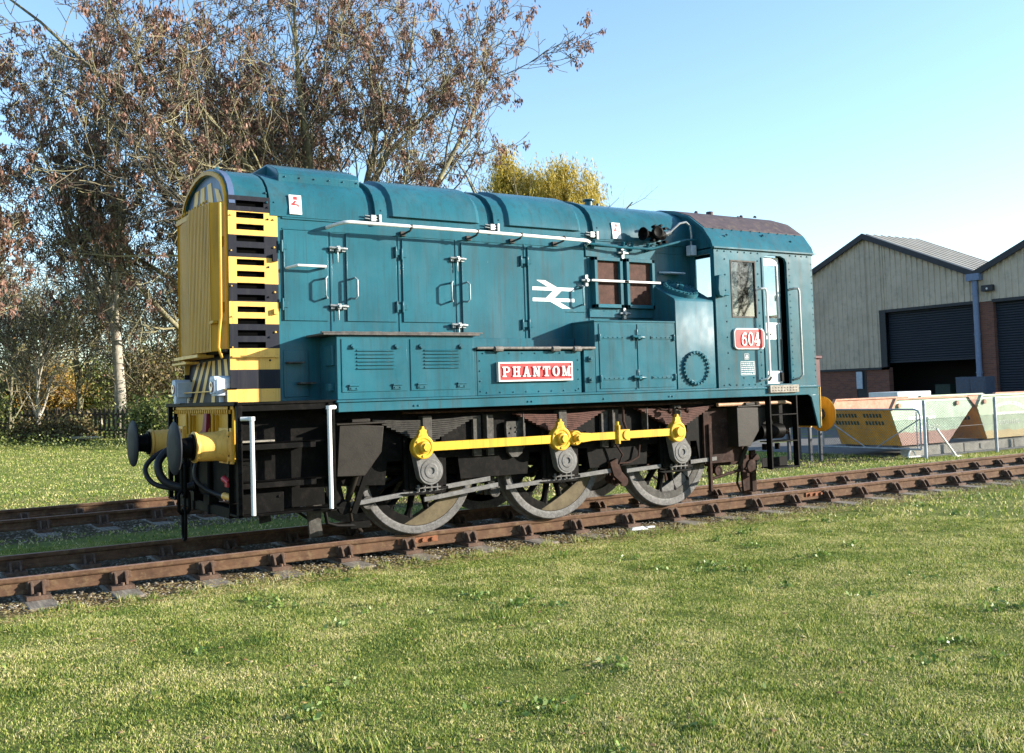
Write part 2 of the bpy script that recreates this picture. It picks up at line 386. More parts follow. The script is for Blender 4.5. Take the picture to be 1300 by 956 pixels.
# blue-grey recessed head with slanting yellow stripes, and the yellow rim
BLUE = paint('blue_grey_paint', (.075, .11, .19), .4, dirt_amt=.3, var=.1)
b = M(); b.prism(full(arch(-.05, 3.40)), 'x', -1.97, -1.91, 0)
for y0, dy in ((-.62, .16), (-.30, .10), (.06, -.02), (.36, -.10)):
    b.prism([(y0, 3.42), (y0+.17, 3.42), (y0+.14+dy, 3.66 if y0 < -.5 else 3.74), (y0+dy, 3.62 if y0 < -.5 else 3.74)], 'x', -1.976, -1.965, 1)
b.build('cowl_head', [BLUE, YEL], LOCO)
b = M(); secs = []
for x, d in ((-2.07, -.035), (-2.0, .018), (-1.985, .02)):
    pass
o_ = full(arch(.0, 1.98)); i_ = full(arch(-.04, 1.98))[::-1]
b.loft([[(-2.025, y*.99, z-.006) for y, z in o_+i_], [(-2.018, y, z) for y, z in o_+i_], [(-1.99, y, z) for y, z in o_+i_]], 0, caps='strip')
b.build('cowl_rim', YEL_SHADE, LOCO, .004, ang=30)
b = M(); secs = []
o_ = full(arch(.022, 3.42)); i_ = full(arch(-.04, 3.42))[::-1]
b.loft([[(x, y, z) for y, z in o_+i_] for x in (-1.99, -1.93)], caps='strip'); b.build('cowl_edge_band', BLUE, LOCO, .004)
# fluted grille in two slightly angled leaves, side cheeks
b = M()
def flutes(y0, x0, y1, x1, n, z0, z1, m=0):
    for i in range(n):
        t0, t1, t2 = i/n, (i+.55)/n, (i+1)/n
        P = lambda t: (x0+(x1-x0)*t, y0+(y1-y0)*t)
        a, c, e = P(t0), P(t1), P(t2)
        b.hexa([(a[0], a[1], z0), (c[0], c[1], z0), (c[0]+.05, c[1], z0), (a[0]+.05, a[1], z0), (a[0], a[1], z1), (c[0], c[1], z1), (c[0]+.05, c[1], z1), (a[0]+.05, a[1], z1)], m)
        b.hexa([(c[0]+.02, c[1], z0), (e[0]+.02, e[1], z0), (e[0]+.05, e[1], z0), (c[0]+.05, c[1], z0), (c[0]+.02, c[1], z1), (e[0]+.02, e[1], z1), (e[0]+.05, e[1], z1), (c[0]+.05, c[1], z1)], m)
flutes(-.61, -2.12, -.02, -2.17, 15, 1.97, 3.45); flutes(.02, -2.13, .66, -2.10, 16, 1.97, 3.43)
b.box(-2.12, -2.0, -.6, .64, 3.40, 3.455)
b.rivets([(-2.13, -.55+.1*i, 3.46) for i in range(12)], .014, .025, (0, 0, 1))
b.build('radiator_shutter', YEL_SHADE, LOCO)
for s in (-1, 1):
    b = M(); pts = [(-2.12, s*.60), (-2.085, s*.64), (-2.04, s*.70), (-2.01, s*.79), (-1.98, s*.80), (-1.98, s*.60)]
    b.prism(pts, 'z', 1.97, 3.45)
    if s < 0: b.box(-2.13, -2.085, -.72, -.60, 2.24, 2.27); b.box(-2.045, -2.025, -.75, -.71, 2.35, 2.45); b.box(-2.045, -2.025, -.75, -.71, 3.0, 3.1)
    b.build('radiator_cheek', YEL_SHADE, LOCO, .004, ang=20)
b = M(); b.tube([(-2.07, -.80, 3.42), (-2.075, -.80, 2.3), (-2.09, -.79, 2.15), (-2.1, -.79, 2.0), (-2.06, -.78, 1.9)], .016, 8)
b.build('conduit', YEL_SHADE, LOCO)
b = M(); b.box(-2.14, -1.97, -.2, .74, 1.93, 1.965, 0); b.box(-2.14, -2.0, .25, .82, 1.88, 1.905, 0); b.box(-2.05, -1.9, -.82, .82, 1.955, 1.985, 1)
b.build('drip_shelf', [YEL, FRAME], LOCO, .003)
# lower nose with chevrons
b = M(); b.hexa([(-1.99, -.82, 1.462), (-1.52, -.82, 1.462), (-1.52, .82, 1.462), (-1.99, .82, 1.462), (-1.93, -.82, 1.95), (-1.52, -.82, 1.95), (-1.52, .82, 1.95), (-1.93, .82, 1.95)])
nose = b.build('lower_nose', BLK, LOCO)
b = M()
for s in (-1, 1):
    for k in range(3):
        yb = s*(.16+k*.27); yt = s*(.02+k*.2)
        P = lambda y, z: (-1.99+(z-1.462)/.488*.06-.003, y, z)
        q = [P(yb, 1.47), P(yb+s*.115, 1.47), P(yt+s*.10, 1.90), P(yt, 1.90)]
        b.add(q+[(p[0]+.002, p[1], p[2]) for p in q], [(0, 1, 2, 3), (0, 4, 5, 1), (1, 5, 6, 2), (2, 6, 7, 3), (3, 7, 4, 0)])
b.build('chevron', YEL, nose)
for s in (-1, 1):
    b = M(); b.box(-2.13, -1.94, s*.72-.085, s*.72+.085, 1.53, 1.70); b.box(-2.15, -2.12, s*.72-.075, s*.72+.075, 1.55, 1.69)
    b.prism([(s*.72-.09, 1.68), (s*.72+.09, 1.68), (s*.72+.05, 1.725), (s*.72-.05, 1.725)], 'x', -2.15, -1.98)
    b.cyl((-2.05, s*.72, 1.46), (-2.05, s*.72, 1.54), .03)
    if s > 0: b.box(-2.14, -2.02, s*.72-.06, s*.72+.04, 1.462, 1.64)
    lm = b.build('marker_lamp', LAMPC, LOCO, .008)
    c = M(); c.lathe((-2.148, s*.72, 1.62), (-1, 0, 0), [(0, .055), (.012, .055), (.014, .045), (.004, .0)], 20); c.build('lamp_lens', glassmat('lamp_glass_%d' % s, (.5, .3, .3), .1), lm)
b = M(); b.box(-2.06, -2.03, -.75, .75, 1.575, 1.585); b.box(-2.06, -1.97, -.93, -.91, 1.46, 1.60); b.box(-2.06, -1.97, -.93, -.80, 1.585, 1.60)
b.build('lamp_bar', YEL, LOCO)

# ---- buffer beams
for sgn, x, hw, ex in ((-1, -2.045, 1.09, .035), (1, 5.945, 1.24, 0)):
    b = M(); xi = x-sgn*.045
    b.box(x, xi, -hw, hw, .90, 1.43)
    b.box(x+sgn*.018, x, -hw-.01, hw+.01, 1.395, 1.43); b.box(x+sgn*.012, x, -hw-.01, -hw+.025, .90, 1.43)
    if sgn < 0:
        for i in range(28): b.box(x-.03, x-.012, -1.02+i*.074, -.99+i*.074, 1.355, 1.395)
        for y in (-.55, -.42, .28, .40): b.box(x-.035, x, y-.03, y+.03, 1.12, 1.34); b.cyl((x-.05, y, 1.14), (x-.05, y, 1.36), .014)
        b.box(x-.02, x, -.66, -.30, 1.10, 1.12); b.box(x-.02, x, .2, .5, 1.10, 1.12)
    beam = b.build('buffer_beam', YEL_SHADE if sgn < 0 else YEL, LOCO, .004)
    b = M(); b.box(xi, xi-sgn*.02, -hw+.005, hw-.005, .905, 1.425); b.build('beam_backing', FRAME, beam)
    for s in (-1, 1):
        b = M(); y = s*.864; z = 1.05
        b.box(x+sgn*.028, x, y-.20, y+.20, z-.17, z+.17)
        for dy in (-.16, .16):
            for dz in (-.12, .12): b.cyl((x+sgn*.028, y+dy, z+dz), (x+sgn*.055, y+dy, z+dz), .024, n=6)
        b.lathe((x+sgn*.02, y, z), (sgn, 0, 0), [(0, .165), (.03, .15), (.09, .14), (.24+ex, .135), (.255+ex, .15), (.275+ex, .15), (.28+ex, .12), (.28+ex, .08)], 36)
        bf = b.build('buffer', YEL, LOCO, .003, ang=40)
        b = M(); b.lathe((x+sgn*(.27+ex), y, z), (sgn, 0, 0), [(-.1, .1), (.01, .1), (.01, .125), (.05, .125), (.055, .1), (.17, .085), (.18, .10)], 28)
        b.build('buffer_ram', FRAME if sgn < 0 else FRAMEG, bf)
        b = M(); b.lathe((x+sgn*(.44+ex), y, z), (sgn, 0, 0), [(0, .0), (0, .12), (.018, .245), (.030, .25), (.042, .235), (.05, .12), (.052, 0)], 44)
        b.build('buffer_head', paint('buffer_head_paint_%d%d' % (sgn, s), (.014, .017, .022) if sgn < 0 else (.42, .24, .03), .6, dirt=(.05, .04, .03), dirt_amt=.6, var=.2, wave=.2, spec=.1), bf, ang=50)
b = M()  # draw hook and hanging chain link
b.prism([(-2.1, 1.1), (-2.1, .98), (-2.3, .98), (-2.36, 1.02), (-2.37, 1.1), (-2.33, 1.12), (-2.32, 1.06), (-2.27, 1.05), (-2.26, 1.1)], 'y', -.03, .03)
b.box(-2.12, -2.08, -.14, .14, .92, 1.16)
hook = b.build('draw_hook', FRAME, LOCO, .005)
def link(cx, y, z0, z1, wd, r, ax='y'):
    c = M(); pts = []
    for k in range(17):
        t = 2*math.pi*k/16; dx = math.cos(t)*wd; dz = math.sin(t)
        zc = (z0+z1)/2; hz = (z1-z0)/2-wd
        q = zc+(hz if dz > 0 else -hz)+dz*wd
        pts.append((cx, y+dx, q) if ax == 'y' else (cx+dx, y, q))
    c.tube(pts, r, 8, caps=False); return c
for z0, z1, ax in ((.80, 1.08, 'x'), (.52, .86, 'y'), (.34, .58, 'x'), (.08, .40, 'y')):
    link(-2.24, 0.0, z0, z1, .055, .017, ax).build('coupling_link', FRAME, hook)
def hose(name, pts, r, mat, n=10):
    # Catmull-Rom through the points
    P = [Vector(p) for p in pts]; P = [P[0]*2-P[1]]+P+[P[-1]*2-P[-2]]; out = []
    for i in range(1, len(P)-2):
        for k in range(8):
            t = k/8; a, b_, c, d = P[i-1:i+3]
            out.append(.5*((2*b_)+(c-a)*t+(2*a-5*b_+4*c-d)*t*t+(3*b_-a-3*c+d)*t**3))
    out.append(P[-2]); m_ = M(); m_.tube(out, r, n); return m_.build(name, mat, LOCO, ang=60)
hose('vacuum_hose', [(-2.10, .30, 1.02), (-2.28, .32, 1.0), (-2.42, .30, .86), (-2.38, .24, .68), (-2.22, .15, .60), (-2.1, .1, .62)], .042, RUBBER)
hose('air_hose', [(-2.10, .55, 1.0), (-2.34, .56, .95), (-2.50, .52, .80), (-2.44, .42, .64), (-2.24, .28, .58), (-2.1, .2, .60)], .026, RUBBER)
hose('air_hose', [(-2.08, -.40, .98), (-2.22, -.42, .88), (-2.24, -.44, .72), (-2.16, -.52, .62), (-2.06, -.66, .56), (-2.02, -.80, .56)], .022, RUBBER)
b = M(); b.cyl((-2.06, -.78, .565), (-2.03, -.95, .55), .035, .028); b.build('hose_coupling', YEL, LOCO)
b = M(); b.cyl((-2.09, -.86, .74), (-2.07, -.98, .70), .03); b.box(-2.1, -2.07, -1.0, -.92, .66, .70); b.build('air_cock', REDH, LOCO, .004)
b = M(); b.prism([(-.46, 1.36), (-.36, 1.36), (-.30, 1.20), (-.18, 1.16), (-.2, 1.10), (-.42, 1.14)], 'x', -2.13, -2.09)
b.build('lifting_flag', flat('maroon', (.18, .015, .03), .5), LOCO)
b = M()
for y in (-.30, .25, .6): b.cyl((-2.06, y, .35), (-2.06, y, .9), .03); b.box(-2.1, -2.0, y-.1, y+.1, .45, .55)
b.box(-2.04, -1.98, -1.1, 1.1, .52, .90); b.box(-2.07, -1.95, -.95, .95, .36, .46); b.build('front_pipework', FRAME, LOCO, .004)
for s in (-1, 1):
    for x in (-1.15, 4.95):
        b = M(); b.prism([(x-.09, .55), (x+.09, .55), (x+.07, .22), (x+.09, .09), (x-.05, .07), (x-.07, .25)], 'y', s*.76, s*.79)
        b.build('guard_iron', FRAMEG if x < 0 else FRAMEB, LOCO, .004)

# ---- front step well
for s in (-1, 1):
    b = M(); Y0, Y1 = s*1.0, s*1.285
    b.box(-2.08, -2.035, Y1, s*1.22, .40, 1.435); b.box(-2.08, -1.12, Y1-s*.005, Y1-s*.0, .40, .41)
    b.box(-1.18, -1.115, Y1, s*1.22, .38, 1.435); b.box(-2.08, -1.12, Y0, s*.985, .42, 1.43)
    b.box(-2.08, -1.05, Y1, Y0, .395, .415); b.box(-2.03, -1.62, s*1.21, s*1.20, .415, .60)
    b.box(-2.035, -1.18, Y1-s*.02, s*1.06, 1.375, 1.43)
    for z in (.70, 1.06): b.box(-2.035, -1.18, s*1.24, s*1.06, z, z+.012); b.box(-2.035, -1.30, s*1.24, s*1.228, z-.05, z+.012)
    for z in (.92, .86): b.box(-2.035, -1.95, s*1.25, s*1.1, z, z+.012)
    b.rivets([(-2.057, Y1, z) for z in (.5, .58, .80, .92, 1.1, 1.2)]+[(-1.67, s*1.21, .56)], .016, .014, (0, s, 0))
    st = b.build('step_well', FRAME, LOCO, .004)
    for x, z1 in ((-1.965, 1.32), (-1.20, 1.40)):
        c = M(); c.tube([(x, s*1.36, .415), (x-.005, s*1.36, z1)], .021, 12); c.tube([(x+.01, s*1.36, z1-.012), (x-.09 if z1 < 1.35 else x+.08, s*1.30, z1-.012)], .02, 10); c.cyl((x-.005, s*1.36, z1-.03), (x-.005, s*1.36, z1+.005), .03)
        c.build('grab_pole', WHITE, LOCO)
    c = M(); c.box(-2.03, -1.72, s*1.27, s*1.17, 1.085, 1.10); c.build('step_tread', TREAD, st)

# ---- rear steps
for s in (-1, 1):
    b = M()
    for x in (4.94, 5.44): b.box(x-.012, x+.012, s*1.20, s*1.285, .38, 1.335)
    for z in (.39, .73, 1.08): b.box(4.952, 5.428, s*1.06, s*1.285, z, z+.014); 
    b.box(4.95, 5.428, s*1.08, s*1.09, .39, .52)
    b.build('rear_steps', FRAME, LOCO, .002)
b = M(); b.cyl((5.0, -1.0, .86), (5.42, -1.0, .86), .10, n=24); b.tube([(5.42, -1.08, .86), (5.47, -1.1, .84), (5.48, -1.1, .72)], .014); b.cyl((4.98, -1.0, .86), (5.02, -1.0, .86), .06)
for x in (5.06, 5.15, 5.3): b.cyl((x, -1.04, .70), (x, -1.04, .62), .035)
b.build('air_cylinder', FRAME, LOCO, .004)
b = M(); b.cyl((4.15, -1.13, 1.245), (5.40, -1.13, 1.245), .026, n=12); b.cyl((5.4, -1.13, 1.245), (5.5, -1.13, 1.225), .018)
b.build('copper_pipe', rusty('tan_pipe', (.30, .16, .09), (.48, .30, .19), .5, 8), LOCO)
b = M(); b.cyl((5.95, -.45, .84), (6.15, -.45, .82), .05); b.cyl((6.05, -.45, .84), (6.05, -.45, .94), .025); b.lathe((6.12, -.62, .96), (0, -1, 0), [(0, .0), (0, .055), (.03, .055), (.03, .03), (.04, 0)], 16)
b.tube([(5.95, -.6, .96), (6.12, -.6, .96)], .02); b.build('rear_air_cock', FRAMEB, LOCO)

# ---- sand boxes
for s in (-1, 1):
    for x0, fl in ((-1.07, 1), (4.42, -1)):
        b = M(); ys = (s*1.0, s*1.20); w_ = .52
        if fl > 0: b.prism([(x0+.04, 1.22), (x0+w_, 1.18), (x0+w_-.03, .92), (x0+.30, .69), (x0, .70)], 'y', *ys)
        else: b.prism([(x0, 1.21), (x0+w_+.04, 1.18), (x0+w_+.02, 1.08), (x0+.22, .70), (x0, .70)], 'y', *ys)
        b.box(x0-.0, x0+w_+.02, s*.985, s*1.22, 1.205, 1.225); b.box(x0+.18, x0+.38, s*1.05, s*1.18, 1.225, 1.26)
        b.cyl((x0+.25, s*1.1, .70), (x0+.2, s*1.0, .45), .03); b.tube([(x0+.2, s*1.0, .45), (x0+.3, s*.85, .2), (x0+.45, s*.76, .08)], .018)
        b.build('sand_box', rusty('sandbox_paint_%d%d' % (s, fl), (.010, .008, .006), (.022, .018, .014), .5, 6), LOCO, .006)

# ---- wheels (outside frames, cranks and rods)
WX = (0, 1.753, 3.506)
CRANKM = rusty('dusty_crank_grey', (.07, .068, .065), (.14, .136, .13), .6, 8, b_=.4, greyed=(.18, .175, .17))
PIN = (-.115, .255)
for wi, x in enumerate(WX):
    for s in (-1, 1):
        yo, yi = s*.86, s*.735
        b = M(); o = (x, yo, .686); ax = (0, -s, 0)
        b.lathe(o, ax, [(.0, .595), (-.004, .62), (-.004, .672), (.01, .684), (.105, .690), (.118, .712), (.138, .712), (.138, .60), (.0, .595)], 72)
        wh = b.build('wheel', STEEL, LOCO, ang=30)
        c = M(); c.lathe(o, ax, [(.012, .50), (.004, .51), (.004, .597), (.10, .60), (.10, .51), (.012, .50)], 64)
        c.build('wheel_rim', FRAMEG if wi == 2 else FRAME, wh, ang=30)
        c = M()
        for k in range(13):
            t = 2*math.pi*(k+.3)/13
            d = Vector((math.cos(t), 0, math.sin(t))); e = Vector((-math.sin(t), 0, math.cos(t))); Y = Vector((0, -s, 0)); oo = Vector(o)
            secs = []
            for r_, wd, dp in ((.13, .045, .06), (.3, .032, .045), (.44, .030, .04), (.515, .06, .05)):
                p = oo+d*r_+Y*.05
                secs.append([p+e*(wd*math.cos(q))+Y*(dp*math.sin(q)) for q in [2*math.pi*j/8 for j in range(8)]])
            c.loft(secs)
        c.lathe(o, ax, [(-.02, 0), (-.02, .15), (.12, .16), (.12, 0)], 28)
        c.build('spokes', FRAME, wh)
        c = M()  # balance weight, lowest since the cranks stand up
        a0, a1 = R(252), R(350); prof = []
        n = 14
        for i in range(n+1): a = a0+(a1-a0)*i/n; prof.append((x+(.592 if wi < 2 else .508)*math.cos(a), .686+(.592 if wi < 2 else .508)*math.sin(a)))
        ca, cb = prof[0], prof[-1]
        for i in range(1, n): 
            t = i/n; px = cb[0]+(ca[0]-cb[0])*t; pz = cb[1]+(ca[1]-cb[1])*t-.06*math.sin(math.pi*t)*.6; prof.append((px, pz))
        c.prism(prof, 'y', s*(.859 if wi < 2 else .848), s*.76); c.build('balance_weight', TAN if wi < 2 else STEEL, wh, .004)
    b = M(); b.cyl((x, -.96, .686), (x, .96, .686), .085, n=20); b.build('axle', FRAME, LOCO)
    for s in (-1, 1):
        b = M(); y0, y1 = s*1.06, s*1.155
        px, pz = x+PIN[0], .686+PIN[1]
        d = Vector((PIN[0], PIN[1])); L_ = d.length; d /= L_; e = Vector((-d.y, d.x))
        pts = []
        for k in range(20):
            t = math.pi/2+math.pi*2*k/20*.78+.35
            a = math.atan2(d.y, d.x)+math.pi/2+ (math.pi*1.0)*k/19
            pts.append((x+.145*math.cos(a), .686+.145*math.sin(a)))
        for k in range(9):
            a = math.atan2(d.y, d.x)-math.pi/2+math.pi*k/8
            pts.append((px+.085*math.cos(a), pz+.085*math.sin(a)))
        b.prism(pts, 'y', y0, y1)
        b.lathe((x, y1, .686), (0, s, 0), [(0, .125), (.006, .12), (.006, .08), (.012, .075), (.012, .035), (-.02, .03), (-.02, 0)], 28)
        b.cyl((x, s*.96, .686), (x, s*1.07, .686), .1)
        b.cyl((px, s*1.1, pz), (px, s*1.20, pz), .06)
        b.build('crank', CRANKM, LOCO, .006, ang=40)
        # axlebox and keep
        c = M(); c.box(x-.20, x+.20, s*.985, s*1.045, .50, .92); c.box(x-.25, x-.2, s*.985, s*1.03, .5, 1.05); c.box(x+.2, x+.25, s*.985, s*1.03, .5, 1.05)
        c.box(x-.27, x+.27, s*.985, s*1.035, .475, .505)
        for dx in (-.19, 0, .19): c.cyl((x+dx, s*1.01, .44), (x+dx, s*1.01, .52), .022, n=6)
        c.prism([(x-.30, .46), (x+.24, .46), (x+.20, .435), (x-.22, .435)], 'y', s*1.0, s*1.05)
        c.build('axlebox', FRAME, LOCO, .004)
        c = M()  # spring hanger plate with keep bolts below the crank
        c.box(x-.13, x+.16, s*1.03, s*1.07, .500, .515)
        for dx in (-.1, -.03, .05, .12): c.cyl((x+dx, s*1.05, .47), (x+dx, s*1.05, .54), .015, n=6)
        
        c.build('lubricator_bracket', STEEL, LOCO)
        # leaf spring
        c = M(); nl = 11
        for i in range(nl):
            hl = .10+.52*i/(nl-1); z = .985+i*.0215
            secs = []
            for q in (-1, -.5, 0, .5, 1):
                sag = .03*(q*q)*hl/.62
                secs.append([(x+q*hl, s*.995, z+sag), (x+q*hl, s*1.085, z+sag), (x+q*hl, s*1.085, z+.0165+sag), (x+q*hl, s*.995, z+.0165+sag)])
            c.loft(secs)
        sp = c.build('leaf_spring', rusty('spring_leaf_%d%d' % (wi, s), *(((.012, .011, .010), (.045, .042, .037)) if wi == 0 else ((.035, .014, .011), (.10, .045, .034))), .7, 12, b_=.6), LOCO)
        c = M(); c.box(x-.055, x+.055, s*.99, s*1.10, .93, 1.26); c.cyl((x, s*1.05, .90), (x, s*1.05, .95), .05, n=12); c.build('spring_buckle', FRAMEG, sp, .006)
for s in (-1, 1):
    for xa, xb in ((.60, .70), (.78, .86), (2.36, 2.46), (2.53, 2.62)): b = M(); b.box(xa, xb, s*.985, s*1.03, .80, 1.24); b.build('horn_stay', FRAMEG, LOCO, .003)
    for x in (.745, 1.22, 2.49, 3.02): b = M(); b.box(x-.008, x+.008, s*.985, s*1.09, .86, 1.25); b.build('frame_rib', FRAMEG, LOCO, .003)
    b = M(); pts = [(1.02, 1.16), (1.25, 1.16), (1.27, 1.13), (1.27, .98), (1.22, .80), (1.16, .76), (1.08, .76), (1.03, .82), (1.01, 1.12)]
    b.prism(pts, 'y', s*1.0, s*1.045); b.rivets([(1.08, s*1.045, 1.08), (1.14, s*1.045, 1.09), (1.06, s*1.045, 1.03), (1.14, s*1.045, 1.04), (1.21, s*1.045, 1.05)], .014, .012, (0, s, 0)); b.build('bracket_plate', FRAMEG, LOCO, .004)
    # coupling rods
    def rod(name, xa, xb, bosses, yb):
        b = M(); z = .686+PIN[1]
        b.box(xa, xb, s*yb, s*(yb+.05), z-.046, z+.046)
        for bx, r_, cup in bosses:
            b.lathe((bx, s*(yb-.02), z), (0, s, 0), [(0, 0), (0, r_), (.075, r_), (.085, r_*.93), (.085, r_*.72), (.078, r_*.70), (.078, 0)], 28)
            b.lathe((bx, s*(yb+.05), z), (0, s, 0), [(0, r_*.5), (.05, r_*.5), (.055, r_*.45), (.055, 0)], 20)
            b.cyl((bx+.01, s*(yb+.1), z), (bx+.01, s*(yb+.125), z), r_*.36, n=6)
            for q in range(3):
                a = q*2.1+.4; b.cyl((bx+r_*.75*math.cos(a), s*(yb+.03), z+r_*.75*math.sin(a)), (bx+r_*.75*math.cos(a), s*(yb+.075), z+r_*.75*math.sin(a)), .014, n=6)
            if cup:
                b.prism([(bx-.065, z+r_*.8), (bx+.065, z+r_*.8), (bx+.04, z+r_+.03), (bx+.045, z+r_+.05), (bx+.018, z+r_+.06), (bx+.012, z+r_+.09), (bx-.012, z+r_+.09), (bx-.018, z+r_+.06), (bx-.045, z+r_+.05), (bx-.04, z+r_+.03)], 'y', s*(yb-.0), s*(yb+.055))
        # flare near bosses
        return b.build(name, YELP, LOCO, .005, ang=40)
    x0, x1, x2 = [q+PIN[0] for q in WX]
    rod('coupling_rod', x0, x1+.2, [(x0, .125, 1), (x1, .135, 1), (x1+.205, .085, 0)], 1.165)
    b = M(); z = .686+PIN[1]
    b.box(x1+.25, x2, s*1.175, s*1.215, z-.044, z+.044); b.prism([(x1+.2, z-.05), (x1+.3, z-.055), (x1+.42, z-.044), (x1+.42, z+.044), (x1+.3, z+.055), (x1+.2, z+.05)], 'y', s*1.17, s*1.225)
    b.box(2.44, 2.62, s*1.165, s*1.235, z-.065, z+.065); b.lathe((2.57, s*1.235, z), (0, s, 0), [(0, .055), (.012, .055), (.012, 0)], 18); b.box(2.45, 2.475, s*1.16, s*1.24, z-.10, z+.12); b.cyl((2.462, s*1.20, z+.1), (2.462, s*1.20, z+.16), .02)
    b.lathe((x2, s*1.145, z), (0, s, 0), [(0, 0), (0, .125), (.075, .125), (.085, .115), (.085, .09), (.078, .088), (.078, .0)], 28); b.lathe((x2, s*1.215, z), (0, s, 0), [(0, .06), (.05, .06), (.055, .055), (.055, 0)], 20)
    b.prism([(x2-.065, z+.1), (x2+.065, z+.1), (x2+.04, z+.155), (x2+.045, z+.175), (x2+.018, z+.185), (x2+.012, z+.215), (x2-.012, z+.215), (x2-.018, z+.185), (x2-.045, z+.175), (x2-.04, z+.155)], 'y', s*1.165, s*1.22)
    b.build('coupling_rod', YELP, LOCO, .005, ang=40)
    # brake rigging
    for i, x in enumerate((-.62, .88+.04, 2.62+.02, 4.32)):
        b = M()
        zt = 1.0
        b.box(x-.03, x+.03, s*.80, s*.83, .36, zt); b.box(x-.045, x+.045, s*.79, s*.84, .40, .44)
        sg = 1 if i == 0 else -1
        bx = x+(.10 if i == 0 else -.10)
        b.prism([(x-.06, .80), (x+.06, .83), (x+.05, .47), (x-.07, .50)], 'y', s*.74, s*.84)
        b.lathe((x, s*.90, .39), (0, s, 0), [(-.16, .03), (0, .03), (0, .068), (.035, .068), (.035, .045), (.028, .04), (.028, 0)], 22)
        b.box(x-.09, x+.10, s*.84, s*.87, .35, .43)
        b.build('brake_hanger', FRAMEG if i < 2 else FRAMEB, LOCO, .004)
    b = M()
    for xa, za, xb, zb in ((-.85, .40, .80, .545), (-.02, .38, .90, .47), (1.0, .43, 2.5, .52), (2.72, .50, 4.2, .56)):
        h = .024
        b.prism([(xa, za-h), (xb, zb-h), (xb, zb+h), (xa, za+h)], 'y', s*1.005, s*1.03)
    b.build('brake_rod', CRANKM, LOCO, .003)
    b = M()
    b.prism([(-.66, .88), (-.60, .88), (-.82, .30), (-.88, .32)], 'y', s*1.06, s*1.09)
    b.prism([(-1.12, .62), (-.95, .62), (-.90, .42), (-.98, .36), (-1.1, .5)], 'y', s*.98, s*1.0)
    b.tube([(-1.14, s*1.05, .35), (-1.12, s*1.05, .24), (-1.0, s*1.02, .20), (-.62, s*.98, .17)], .022); b.box(-.86, -.64, s*.96, s*1.02, .15, .22)
    b.lathe((-.93, s*1.0, .37), (0, s, 0), [(-.1, .04), (0, .04), (0, .065), (.04, .065), (.04, .0)], 20)
    b.cyl((-1.1, s*1.0, .66), (-1.0, s*1.0, .66), .03)
    b.build('brake_linkage', FRAME, LOCO, .003)
    b = M()
    b.box(4.06, 4.10, s*1.0, s*1.05, .15, 1.0); b.box(4.0, 4.7, s*.98, s*1.02, .50, 1.2)
    b.tube([(4.12, s*1.0, .30), (4.6, s*1.0, .38), (4.85, s*1.0, .34)], .02); b.box(4.9, 4.98, s*.9, s*.95, .08, .62); b.lathe((4.82, s*1.0, .42), (0, s, 0), [(0, 0), (0, .09), (.04, .09), (.045, .05), (.05, 0)], 20)
    b.prism([(4.70, .40), (4.76, .36), (4.98, .52), (4.93, .58)], 'y', s*1.0, s*1.03); b.box(4.62, 4.66, s*1.0, s*1.03, .36, .70)
    b.cyl((4.3, s*.9, .62), (4.75, s*.9, .62), .06); b.box(4.2, 4.8, s*.7, s*.9, .45, .85)
    b.build('rear_brake_gear', FRAMEB, LOCO, .004)
    b = M()
    b.tube([(2.66, s*1.07, 1.28), (2.66, s*1.07, 1.10), (2.70, s*1.07, 1.0)], .016); b.tube([(2.52, s*1.06, .86), (2.62, s*1.08, .70), (2.58, s*1.06, .60), (2.75, s*1.05, .60), (2.9, s*1.04, .66), (2.93, s*1.03, .80)], .012)
    b.prism([(2.45, .62), (2.56, .66), (2.62, .5), (2.70, .42), (2.62, .36), (2.50, .46)], 'y', s*1.0, s*1.06); b.lathe((2.66, s*1.02, .38), (0, s, 0), [(-.1, .03), (0, .03), (0, .06), (.03, .06), (.03, 0)], 18)
    for x in (3.18, 3.46): b.tube([(x, s*1.0, 1.25), (x+.03, s*1.13, 1.22), (x+.12, s*1.16, 1.20)], .014); b.cyl((x+.12, s*1.16, 1.20), (x+.15, s*1.17, 1.19), .03)
    b.tube([(-.3, s*1.12, 1.30), (1.0, s*1.12, 1.29), (3.9, s*1.12, 1.28)], .014, 6)
    b.build('sanding_pipe', FRAMEB, LOCO, .0)
b = M(); b.box(-.75, 4.2, -.6, .6, .75, 1.2); b.cyl((.9, -.7, .5), (.9, .7, .5), .04); b.cyl((2.6, -.7, .5), (2.6, .7, .5), .04); b.build('underframe_casing', FRAME, LOCO)

